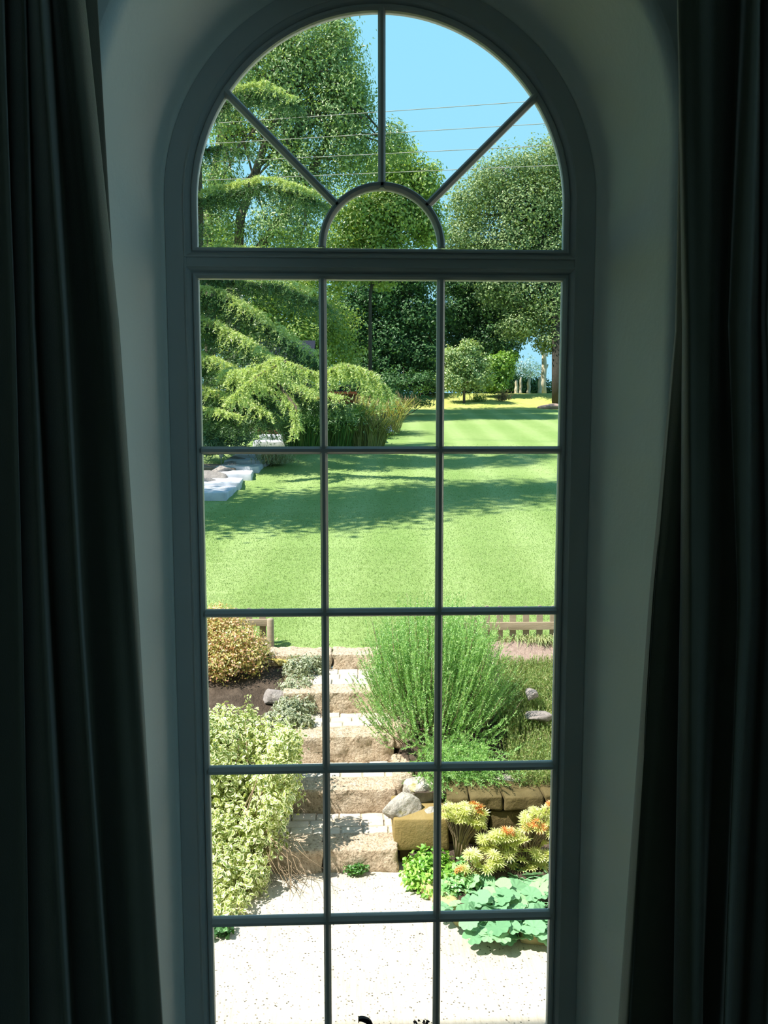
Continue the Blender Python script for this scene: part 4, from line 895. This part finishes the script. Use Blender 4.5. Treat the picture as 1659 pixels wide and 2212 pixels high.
xc = aty(752, 840, 33)[0]; zl = aty(700, 836, 33)[2]
lt_ = empty('log_store', ((xb + xc) / 2, 34, zs_), 'low dark navy lean-to beside the shed, under the pale cedar bough', 'store'); O_ = np.array([(xb + xc) / 2, 34, zs_])
for k in range(8): bh = (zl - zs_) / 8; link('board', mesh_data('board', box(xb + .05, xc, 33.0, 33.06, zs_ + k * bh + .008, zs_ + (k + 1) * bh)[0] - O_, BOXF), M['shed_board'], lt_)
link('back_panel', mesh_data('back_panel', box(xb + .05, xc - .03, 33.06, 35, zs_ - .2, zl)[0] - O_, BOXF), M['shed_board'], lt_); link('roof', mesh_data('roof', box(xb + .03, xc + .1, 32.8, 35.2, zl, zl + .08)[0] - O_, BOXF), M['shed_board'], lt_)

# ------------------------------------------------------------------ cedar
M['cedar'] = leaf_mat('cedar', [lin(56, 88, 58), lin(80, 114, 72), lin(108, 138, 84)], .3, .05)
M['cedar_tip'] = leaf_mat('cedar_tip', [lin(150, 172, 104), lin(188, 204, 134), lin(212, 222, 162)], .35, .05)
ce = empty('cedar', aty(440, 930, 22.5), 'broad weeping cedar with pale drooping boughs left of the lawn', 'tree'); CO_ = np.array(ce.location)
def bough(path, n, hang, side, tl=.075, tw=.022, per=26, fwd=.5):
    """sprays that leave a limb sideways and hang: needle tufts along each"""
    path = np.asarray(path, float); seg = np.linalg.norm(np.diff(path, axis=0), axis=1); cum = np.concatenate([[0], np.cumsum(seg)]); t = rng.random(n) * cum[-1]
    B = np.stack([np.interp(t, cum, path[:, i]) for i in range(3)], 1); T = unit(np.stack([np.interp(t + .1, cum, path[:, i]) - np.interp(t - .1, cum, path[:, i]) for i in range(3)], 1))
    ang = rng.random(n) * 6.28; sd = unit(np.stack([np.cos(ang), np.sin(ang), np.zeros(n)], 1) + T * fwd); Ls = side * rng.uniform(.35, 1.1, n)[:, None]; Hg = hang * rng.uniform(.3, 1.15, n)[:, None]
    s = rng.random((n, per, 1)); P = B[:, None] + sd[:, None] * Ls[:, None] * s + np.array([0, 0, .10]) * np.sin(s * 3.14) * Ls[:, None] - np.array([0, 0, 1.0]) * Hg[:, None] * s ** 2
    A = sd[:, None] * .7 + rng.normal(size=(n, per, 3)) * .8 + np.array([0, 0, -.2]); m = n * per
    return needles(P.reshape(-1, 3), A.reshape(-1, 3), np.full(m, tl) * rng.uniform(.6, 1.4, m), np.full(m, tw))
def pxpath(pts): return [aty(u, v, y) for u, v, y in pts]
def limb(pts, r0, r1): return tube(pts, np.linspace(r0, r1, len(pts)), 7)
limbs = MB(); trunk = MB()
trunk.add(*limb(pxpath([(395, 930, 23.5), (410, 780, 23.5), (418, 640, 23.5), (424, 480, 23.5), (420, 250, 23.5), (415, 60, 23.5)]), .42, .12)); o = trunk.build('trunk', M['bark'], None, True, CO_); o.parent = ce
bright = [([(480, 800, 20.), (545, 800, 18.6), (600, 775, 18.), (650, 795, 17.8), (700, 815, 17.7)], 330, .55, .45), ([(690, 815, 17.8), (740, 788, 17.7), (790, 800, 17.6), (845, 856, 17.5)], 300, .50, .42), ([(600, 790, 18.), (560, 810, 17.8), (500, 860, 17.5)], 170, .35, .3), ([(600, 830, 18.), (640, 880, 17.6), (640, 930, 17.4)], 60, .35, .25)]
pcs = []
for pth, n, hg, sdl in bright: pp_ = pxpath(pth); limbs.add(*limb(pp_, .05, .015)); pcs.append(bough(pp_, n, hg, sdl, per=34))
o = foliage('bough_foliage', pcs, M['cedar_tip'], ce, CO_); o['label'] = 'pale yellow-green drooping bough'
pcs = []; tips = []
low = [([(420, 640, 23), (480, 650, 22.2), (560, 700, 21.5), (640, 760, 21), (700, 800, 20.8)], 900, .9, 1.0), ([(420, 700, 22.6), (470, 720, 21.6), (540, 760, 20.6), (600, 800, 20)], 700, .9, .9), ([(420, 780, 22), (480, 800, 20.6), (540, 840, 19.8), (590, 870, 19.4)], 700, .8, .8),
       ([(420, 850, 21.5), (480, 870, 20), (540, 890, 19.4), (580, 915, 19)], 600, .6, .7), ([(415, 900, 21), (470, 905, 19.6), (520, 920, 19)], 300, .4, .5), ([(560, 820, 20.4), (620, 850, 20), (680, 870, 19.8), (740, 880, 19.6)], 500, .6, .8), ([(420, 600, 23.2), (500, 610, 22.4), (600, 620, 22), (700, 660, 21.8)], 500, .6, .8)]
for pth, n, hg, sdl in low: pp_ = pxpath(pth); limbs.add(*limb(pp_, .09, .02)); pcs.append(bough(pp_, n, hg, sdl, .09, .026)); tips.append(bough(np.array(pp_) + [0, -.4, .25], n // 4, hg * .5, sdl * .7, .08, .024))
high = [([(420, 440, 23.5), (500, 420, 22.6), (580, 405, 22), (640, 420, 21.6), (690, 440, 21.4)], 500, .45, .7), ([(424, 250, 23.5), (500, 215, 22.8), (570, 200, 22.4), (640, 235, 22)], 360, .4, .6), ([(420, 560, 23.5), (480, 550, 22.8), (560, 555, 22.4)], 260, .5, .6), ([(420, 330, 23.5), (480, 320, 23), (540, 330, 22.6)], 120, .4, .5),
        ([(418, 150, 23.5), (330, 190, 22), (200, 260, 21)], 500, .6, 1.0), ([(420, 300, 23.5), (320, 330, 21.5), (180, 380, 20)], 700, .7, 1.2), ([(420, 480, 23.5), (300, 500, 21), (140, 540, 19)], 800, .8, 1.3), ([(420, 640, 23.5), (300, 660, 20.5), (150, 690, 18)], 800, .8, 1.4), ([(415, 60, 23.5), (330, 60, 23), (250, 120, 22)], 400, .5, 1.0)]
for k, (pth, n, hg, sdl) in enumerate(high):
    pp_ = pxpath(pth); limbs.add(*limb(pp_, .08, .02)); pcs.append(bough(pp_, n, hg, sdl, .09, .026))
    if k < 3: tips.append(bough(np.array(pp_) + [0, -.2, .2], n // 2, hg * .5, sdl * .6, .08, .024))
foliage('foliage', pcs, M['cedar'], ce, CO_); o = foliage('spray_tips', tips, M['cedar_tip'], ce, CO_); o['label'] = 'paler new growth'
o = limbs.build('limbs', M['bark'], None, True, CO_); o.parent = ce
# brown litter under the cedar
p = on_lawn(590, 940); V, F = rock_mesh(2.4, 1.6, .35, 95, 3, .15, .2); o = link('bark_mulch', mesh_data('bark_mulch', V, F, True), surf('mulch', [lin(60, 36, 24), lin(92, 58, 40)], 10, 6, 1, .9, 30, .03), None, p + [-.4, .9, -.05]); tag(o, 'reddish-brown mulch under the cedar boughs', 'mulch')

# ------------------------------------------------------------------ trees
def tree(name, label, base, blobs, nleaf, L, W, m, trunk_r=.25, shell=.35, puffs=40, up=.3, mb_bark=None, stems=None, limbs_=14, cat='tree'):
    b = np.asarray(base, float); e_ = empty(name, b, label, cat)
    foliage('foliage', [shrub_leaves(blobs, nleaf, L, W, up, shell, puffs)], m, e_, b)
    mb = MB(); stems = stems or [[b, b * [1, 1, 0] + [0, 0, (b[2] + blobs[0][0][2]) / 2], blobs[0][0]]]
    for s in stems: mb.add(*limb(np.asarray(s), trunk_r, trunk_r * .4))
    o = mb.build('trunk', mb_bark or M['bark'], None, True, b); o.parent = e_
    if limbs_:
        mb = MB()
        for k in range(limbs_):
            s = stems[k % len(stems)]; c, r = blobs[k % len(blobs)]; st_ = np.asarray(s[-2]) + (np.asarray(s[-1]) - np.asarray(s[-2])) * random.random(); en = np.asarray(c) + rng.uniform(-1, 1, 3) * np.asarray(r) * .5
            mb.add(*limb([st_, (st_ + en) / 2 + [0, 0, -.1] + rng.normal(size=3) * .3, en], trunk_r * .32, trunk_r * .08))
        o = mb.build('limbs', mb_bark or M['bark'], None, True, b); o.parent = e_
    return e_
def gz(x, y): return float(lawn_z(np.array(float(x)), np.array(float(y))))
def gbase(u, y): p = aty(u, 900, y); return np.array([p[0], y, gz(p[0], y) - .05])
M['ash'] = leaf_mat('ash', [lin(100, 130, 74), lin(130, 156, 92), lin(160, 180, 116)], .4, .06)
B = [px_blob(680, 110, 36, 1.7, 2.2, 1.9), px_blob(740, 150, 36, 1.3, 2, 2.0), px_blob(640, 180, 36, 1.8, 2.2, 1.8), px_blob(560, 150, 36, 1.7, 2, 1.6), px_blob(740, 260, 36, 1.7, 2.2, 1.8), px_blob(770, 210, 35.5, .9, 1.5, 1.2),
     px_blob(620, 300, 36, 1.8, 2.2, 1.6), px_blob(500, 280, 36, 1.3, 2, 1.2), px_blob(760, 340, 36, 1.6, 2, 1.3), px_blob(660, 400, 36, 1.8, 2.2, 1.5), px_blob(850, 310, 35.5, .9, 1.4, .9), px_blob(480, 400, 36, 1.2, 2, 1.1), px_blob(620, 500, 36, 2.0, 2.2, 1.4), px_blob(480, 500, 36, 1.3, 2, 1.2), px_blob(730, 70, 36, .8, 1.4, .8), px_blob(600, 80, 36, 1.3, 1.8, 1.)]
bs = gbase(500, 36); bs2 = gbase(452, 36.4)
tree('ash_tree', 'tall feathery green tree rising to the top of the arch behind the cedar', bs, B, 60000, .17, .075, M['ash'], .30, .25, 20, .3, None,
     [[bs, aty(508, 650, 36), aty(520, 470, 36), aty(590, 260, 36), aty(680, 90, 36)], [bs2, aty(456, 640, 36.4), aty(450, 460, 36.4), aty(470, 330, 36.4), aty(500, 170, 36.4)], [bs, aty(500, 620, 36), aty(640, 430, 36), aty(720, 280, 36), aty(740, 140, 36)]], 60)
M['maple'] = leaf_mat('maple', [lin(104, 138, 66), lin(136, 164, 80), lin(172, 188, 104)], .4, .06)
B = [px_blob(850, 370, 41, 1.6, 2, 1.2), px_blob(910, 400, 41, 1.2, 1.8, 1.1), px_blob(850, 460, 41, 2.2, 2.2, 1.6), px_blob(780, 470, 41, 2, 2.2, 1.6), px_blob(920, 490, 41, 1.1, 1.8, 1.2), px_blob(720, 560, 41, 2.2, 2.2, 1.6), px_blob(820, 560, 41, 2, 2, 1.4)]
bs = gbase(800, 41); tree('maple_tree', 'yellow-green tree behind the hub of the fanlight', bs, B, 34000, .19, .12, M['maple'], .12, .3, 22, .4, M['dark_bark'], None, 24)
M['oak'] = leaf_mat('oak', [lin(104, 126, 80), lin(124, 146, 94), lin(150, 166, 116)], .3, .03)
B = [px_blob(1170, 370, 50, 2.4, 2.6, 1.8), px_blob(1080, 390, 50, 2.2, 2.5, 1.7), px_blob(1020, 440, 50, 1.9, 2.4, 1.7), px_blob(1130, 460, 49.5, 2.6, 2.6, 2.0), px_blob(1210, 450, 50, 2.4, 2.5, 2.2), px_blob(1000, 520, 50, 1.7, 2.2, 1.5), px_blob(1090, 540, 49.5, 2.5, 2.5, 1.8), px_blob(1180, 560, 49.5, 2.4, 2.5, 1.8), px_blob(1240, 580, 50, 2, 2.5, 2.4),
     px_blob(1150, 640, 49.5, 2.2, 2.4, 1.5), px_blob(1190, 680, 49, 1.5, 2, 1.3), px_blob(1080, 620, 50, 1.8, 2.2, 1.3), px_blob(1230, 340, 50, 2, 2.4, 2), px_blob(1120, 705, 49.5, 1.5, 2, 1.0), px_blob(1185, 735, 49, 1.1, 1.6, .8)]
bs = gbase(1208, 48); tree('oak_tree', 'broad grey-green oak at the right with its trunk by the frame', bs, B, 76000, .17, .11, M['oak'], .52, .3, 20, .4, M['dark_bark'], [[bs, aty(1206, 800, 48), aty(1204, 720, 48), aty(1190, 600, 49), aty(1160, 440, 50)]], 40)
M['dark'] = leaf_mat('dark', [lin(50, 88, 52), lin(68, 106, 62), lin(90, 126, 74)], .3, .03)
B = [px_blob(880, 600, 53, 2.0, 2.4, 1.7), px_blob(800, 640, 53, 2.4, 2.4, 1.9), px_blob(900, 690, 53, 2.4, 2.4, 1.6), px_blob(740, 700, 53, 2.4, 2.4, 2), px_blob(830, 740, 53, 2.6, 2.6, 1.8), px_blob(910, 770, 53, 2.0, 2.4, 1.6), px_blob(800, 800, 53, 2.6, 2.6, 1.6)]
bs = gbase(850, 53); tree('beech_tree', 'dark green tree in the middle of the far lawn edge', bs, B, 46000, .22, .14, M['dark'], .3, .3, 30, .4, None, None, 24)
B = [px_blob(1000, 600, 56, 2.4, 2.4, 1.9), px_blob(1060, 660, 56, 2.4, 2.4, 1.8), px_blob(985, 690, 56, 2.2, 2.4, 1.6), px_blob(1040, 570, 56, 2.2, 2.2, 1.4), px_blob(980, 770, 56, 2.2, 2.4, 1.6), px_blob(1060, 740, 56, 2.2, 2.4, 1.6), px_blob(1110, 690, 56, 1.8, 2.2, 1.4)]
bs = gbase(1010, 56); tree('beech_tree', 'dark green tree behind the second vertical glazing bar', bs, B, 42000, .22, .14, M['dark'], .3, .3, 28, .4, None, None, 16)
B = [px_blob(460, 600, 44, 2.5, 2.4, 2), px_blob(560, 640, 44, 2.4, 2.4, 1.8), px_blob(640, 640, 44, 2.4, 2.4, 2), px_blob(540, 710, 44, 2.2, 2.4, 1.6), px_blob(640, 740, 44, 2.2, 2.4, 1.8), px_blob(700, 700, 46, 2, 2.2, 1.8), px_blob(440, 700, 44, 2, 2, 2), px_blob(718, 765, 46, 1.9, 2, 1.3)]
bs = gbase(600, 45); tree('hawthorn_tree', 'bushy mid-green tree behind the dark shed', bs, B, 40000, .18, .11, M['maple'], .22, .3, 30, .4, None, None, 18)
M['willow'] = leaf_mat('willow', [lin(110, 138, 84), lin(150, 174, 110), lin(186, 200, 140)], .35, .08)
B = [px_blob(1000, 780, 47, 1.1, 1.2, .9), px_blob(980, 818, 47, 1.0, 1, .9), px_blob(1028, 815, 47, 1.0, 1, .9), px_blob(1015, 755, 47, .7, 1, .6), px_blob(972, 770, 47, .6, .8, .6), px_blob(1040, 785, 47, .7, .8, .6)]
bs = gbase(1002, 47); tree('pear_tree', 'small pale grey-green tree at the far lawn edge', bs, B, 11000, .16, .09, M['willow'], .09, .3, 24, .4, None, None, 10)
M['lime'] = leaf_mat('lime', [lin(92, 134, 52), lin(122, 160, 66), lin(150, 182, 88)], .35, .05)
B = [px_blob(1080, 785, 50, 1.0, 1.3, .7), px_blob(1055, 810, 50, .9, 1, .8), px_blob(1092, 800, 50, .6, 1, .6), px_blob(1072, 825, 50, .9, 1, .7), px_blob(1102, 772, 50, .5, .8, .4)]
bs = gbase(1085, 50); tree('hazel_bush', 'bright lime-green bush right of the small pale tree', bs, B, 8000, .18, .12, M['lime'], .08, .3, 24, .5, None, None, 8, 'bush')
def bush(name, label, blobs, n, L, W, m, base, cat='bush'):
    b = np.asarray(base, float); e_ = empty(name, b, label, cat); foliage('foliage', [shrub_leaves(blobs, n, L, W, .4, .3, 24)], m, e_, b); o = twigs(b, blobs, 14, .02).build('stems', M['bark'], None, True, b); o.parent = e_
bush('laurel_bush', 'black-green bush below the dark middle tree', [px_blob(880, 825, 50, 2.4, 1.5, 1.0), px_blob(800, 835, 49, 2.0, 1.5, .9), px_blob(930, 830, 51, 1.2, 1.2, .8)], 9000, .18, .11, M['dark'], gbase(870, 50))
bush('hedge', 'low dark hedge behind the lime-green bush', [px_blob(1030, 815, 55, 2.4, 1, 1.2), px_blob(1085, 825, 55, 1.6, 1, 1.0), px_blob(1050, 835, 56, 2.6, 1, .7), px_blob(1120, 838, 57, 1.6, 1, .8), px_blob(1165, 838, 58, 1.6, 1, .8)], 14000, .18, .11, M['dark'], gbase(1080, 56), 'hedge')
M['blue_far'] = leaf_mat('blue_far', [lin(120, 150, 160), lin(150, 178, 188)], .3, .05)  # distance haze painted into the leaf colour
bush('far_tree', 'pale haze-tinted tree seen through the gap left of the oak trunk', [px_blob(1140, 800, 75, 1.6, 1.4, 1.2), px_blob(1120, 820, 75, 1.2, 1.2, 1.0)], 2200, .2, .12, M['blue_far'], gbase(1140, 75), 'tree')
bush('cotoneaster', 'low dark arching bush beyond the pale cedar bough', [px_blob(850, 862, 38, 1.3, 1, .45), px_blob(890, 868, 40, 1.2, 1, .35), px_blob(820, 850, 36, .8, .8, .5)], 5000, .12, .06, M['dark'], gbase(860, 39))
bush('elder_bush', 'yellow-green bush behind the cedar below the pale pole', [px_blob(550, 715, 38, 1.2, 1.2, 1.0), px_blob(520, 690, 38, .8, 1, .7)], 4000, .16, .1, M['lime'], gbase(545, 38))

M['teal'] = leaf_mat('teal', [lin(44, 84, 62), lin(70, 112, 84), lin(104, 140, 108)], .3, .06)
bush('juniper_bush', 'dark teal-green spreading bush below the cedar beside the white block', [px_blob(470, 935, 21.5, 1.0, .8, .5), px_blob(510, 945, 21.5, .6, .7, .35), px_blob(440, 900, 22, 1.1, .9, .8), px_blob(450, 960, 20.5, .7, .6, .3)], 9000, .13, .03, M['teal'], on_lawn(470, 965))
# a second big tree stands left of the picture and throws its shade over the lawn
B = [((-6.9, 12.2, 8.5), (2.3, 2.0, 1.4)), ((-6.4, 11.8, 11.2), (2.2, 2.0, 1.3)), ((-7.6, 13.0, 10.), (2.4, 2.0, 1.3)), ((-6.4, 12.6, 13.5), (2.0, 2.0, 1.3)), ((-7.8, 12.0, 13.8), (2.0, 2.0, 1.3)), ((-6.6, 12.4, 16.2), (1.9, 1.9, 1.3)), ((-6.8, 12.6, 18.6), (1.8, 1.8, 1.2)), ((-6.6, 12.2, 20.6), (1.4, 1.6, 1.2))]
bs = np.array([-7.0, 12.4, gz(-7.0, 12.4)]); tree('lime_tree', 'big tree just left of the view whose shade falls across the near lawn', bs, B, 20000, .20, .12, M['ash'], .35, .3, 14, .3, None, [[bs, bs + [.1, .1, 5], bs + [.3, -.2, 10], bs + [.4, 0, 18]]], 30)
B = [((-5.9, 18.4, 13.6), (1.4, 1.3, .9)), ((-5.9, 18.0, 15.8), (1.4, 1.3, .9)), ((-5.8, 17.7, 18.2), (1.4, 1.2, .9)), ((-6.8, 18.9, 14.8), (1.4, 1.2, .9)), ((-6.0, 18.6, 20.2), (1.3, 1.2, .8)), ((-6.9, 17.9, 17.4), (1.4, 1.3, .9))]
bs = np.array([-6.6, 18.2, gz(-6.6, 18.2)]); tree('pine_tree', 'tall pine just left of the view whose shade falls across the middle of the lawn', bs, B, 9000, .20, .08, M['cedar'], .35, .3, 14, .3, None, [[bs, bs + [0, .1, 6], bs + [.1, 0, 12], bs + [.3, .2, 18]]], 24)
# poles, stumps, snag, wires
b = gbase(527, 41); e_ = empty('utility_pole', b, 'pale slender pole seen between the cedar trunk and the bushes', 'pole'); zt_ = aty(527, 640, 41)[2] - b[2]
link('shaft', mesh_data('shaft', *tube([(0, 0, 0), (0, 0, zt_ * .5), (0, 0, zt_)], [.12, .11, .10], 10)), M['pole'], e_); link('cap', mesh_data('cap', *tube([(0, 0, zt_), (0, 0, zt_ + .06)], [.13, .05], 10)), M['pole'], e_)
def stump(u, vt, vb, wpx, y, lab, seed, lean=0.):
    b = aty(u, vb, y); t = aty(u + lean, vt, y); h = t[2] - b[2]; b[2] = gz(b[0], y) - .05; h = t[2] - b[2]; r = wpx / FPX * (y + 1.75) / 2; n = 7
    path = [np.array([(t[0] - b[0]) * i / (n - 1) + .03 * math.sin(i * 2 + seed), .03 * math.cos(i * 1.7 + seed), h * i / (n - 1)]) for i in range(n)]
    rad = r * np.array([1.25, 1.05, 1.0, .95, .9, .85, .62]); V, F = tube(path, rad, 9)
    V = V + rng.normal(size=V.shape) * r * .06; o = link('stump', mesh_data('stump', V, F, True), M['pale_wood'], None, b); tag(o, lab, 'stump', 'pale stumps on the far bank'); return o
stump(1115, 822, 848, 8, 53, 'short pale stump, leftmost on the far bank', 1, 1)
stump(1125, 815, 848, 6, 53.6, 'tall thin pale stump second from left on the far bank', 2)
stump(1142, 817, 848, 8, 53, 'pale stump with flared foot, third from left on the far bank', 3, 1)
stump(1166, 814, 849, 8, 53, 'pale stump nearest the oak trunk on the far bank', 4)
b = gbase(1173, 55); e_ = empty('dead_tree', b, 'tall bare pale dead trunk with snapped branches left of the oak trunk', 'dead tree'); zt_ = aty(1173, 748, 55)[2] - b[2]
V, F = tube([(0, 0, 0), (-.03, 0, zt_ * .3), (.03, 0, zt_ * .6), (-.02, 0, zt_ * .85), (-.03, 0, zt_)], [.24, .2, .19, .15, .08], 9); link('trunk', mesh_data('trunk', V, F, True), M['pale_wood'], e_)
for s, zz in ((1, .80), (-1, .84), (1, .55)): link('snapped_branch', mesh_data('snapped_branch', *tube([(0, 0, zt_ * zz), (s * .2, 0, zt_ * zz + .08), (s * .28, 0, zt_ * zz + .3)], [.09, .08, .05], 7)), M['pale_wood'], e_)
WL = [((470, 266), (1148, 219), 'top wire of the four overhead wires'), ((447, 311), (1180, 267), 'second wire from the top of the four overhead wires'), ((440, 351), (1195, 314), 'third wire from the top of the four overhead wires'), ((432, 390), (1205, 357), 'lowest of the four overhead wires')]
for (l, r, lab) in WL:
    a = aty(l[0], l[1], 26.0); b = aty(r[0], r[1], 24.0); d = b - a; n = 25; pts = []
    for i in range(n):
        t = -1.6 + 4.2 * i / (n - 1); q = a + d * t; pts.append(q + np.array([0, 0, .012 * (t - 0) * (t - 1) * 1.0]))
    o = link('overhead_wire', mesh_data('overhead_wire', *tube(pts, .010, 6)), M['wire']); tag(o, lab + ' crossing the trees and sky', 'wire', 'overhead wires')
p = aty(1195, 883, 45.5); V, F = rock_mesh(1.0, .6, .28, 97, 3, .15, .2); o = link('gravel_heap', mesh_data('gravel_heap', V, F, True), M['gravel'], None, np.array([p[0], 45.5, gz(p[0], 45.5)])); tag(o, 'pale pinkish heap of gravel at the right end of the far lawn', 'heap')
for u, v, lab in ((1035, 866, 'small green weed tuft on the far bank left of the brown one'), (1085, 864, 'brownish weed tuft on the far bank below the stumps')):
    p = on_lawn(u, v + 4); e_ = empty('weed', p, lab, 'weed'); n = 160; rt = p + np.stack([rng.normal(0, .22, n), rng.normal(0, .15, n), np.zeros(n)], 1); foliage('foliage', [sprigs(rt, unit(np.stack([rng.normal(0, .5, n), rng.normal(0, .5, n), np.ones(n)], 1)), rng.uniform(.2, .6, n), 10, .08, .03)], M['og1'] if u < 1060 else M['head'], e_, p)

# ------------------------------------------------------------------ plants on the window board (only their tips show)
M['dark_leaf'] = leaf_mat('dark_leaf', [lin(58, 48, 66), lin(70, 58, 78)], .05, .05)
def pot(x, y, label, name):
    e_ = empty(name, (x, y, SILL), label, 'pot plant'); prof = [(.040, 0), (.052, .09), (.058, .09), (.058, .105), (.050, .105), (.046, .08), (.0, .08)]; n = 20; V = []; F = []
    for i in range(n):
        a = 2 * math.pi * i / n; V += [(r * math.cos(a), r * math.sin(a), z) for r, z in prof]
    k = len(prof)
    for i in range(n):
        for j in range(k - 1): F.append((i * k + j, ((i + 1) % n) * k + j, ((i + 1) % n) * k + j + 1, i * k + j + 1))
    link('pot', mesh_data('pot', V, np.array(F), True), M['terracotta'], e_); return e_
t = aty(795, 2200, -.12); e_ = pot(t[0] + .03, -.13, 'potted plant with one curled purple-black leaf on the window board', 'potted_plant')
O_ = np.array([t[0] + .03, -.13, SILL]); mb = MB(); P0 = np.array([t[0] + .03, -.13, SILL + .08]); pa = [aty(815, 2260, -.13), aty(806, 2208, -.13), aty(793, 2200, -.13), aty(779, 2197, -.125), aty(772, 2201, -.12), aty(776, 2208, -.12)]
wd = [.004, .012, .010, .006, .005, .002]; V = []
for p_, w_ in zip(pa, wd): V += [p_ + [0, -.008, w_ * .6], p_ + [0, .012, 0], p_ + [0, -.004, -w_]]
F = [(i * 3 + a_, (i + 1) * 3 + a_, (i + 1) * 3 + a_ + 1, i * 3 + a_ + 1) for i in range(len(pa) - 1) for a_ in (0, 1)]
o = link('curled_leaf', mesh_data('curled_leaf', np.array(V) - O_, np.array(F), True), M['dark_leaf'], e_); o.modifiers.new('smooth', 'SUBSURF').render_levels = 2; link('stalk', mesh_data('stalk', *[(lambda q: (q[0] - O_, q[1]))(tube([P0, (P0 + pa[0]) / 2, pa[0]], .003, 5))][0]), M['dark_leaf'], e_)
t = aty(915, 2210, -.12); e_ = pot(t[0], -.13, 'potted plant with a sprig of tiny black leaves on the window board', 'potted_plant'); O_ = np.array([t[0], -.13, SILL]); mb = MB()
for k in range(16):
    tip = aty(random.uniform(895, 932), random.uniform(2200, 2240), -.13 + random.uniform(-.02, .02)); b_ = np.array([t[0], -.13, SILL + .08]); mb.add(*tube([b_, (b_ + tip) / 2, tip], [.0015, .0012, .0008], 4)); n = 7
    V, F, _a = leaf_full(tip + rng.normal(size=(n, 3)) * .0035, rng.normal(size=(n, 3)), rng.normal(size=(n, 3)), np.full(n, .006), np.full(n, .005)); mb.add(V, F)
o = mb.build('sprig', M['dark_leaf'], None, False, O_); o.parent = e_
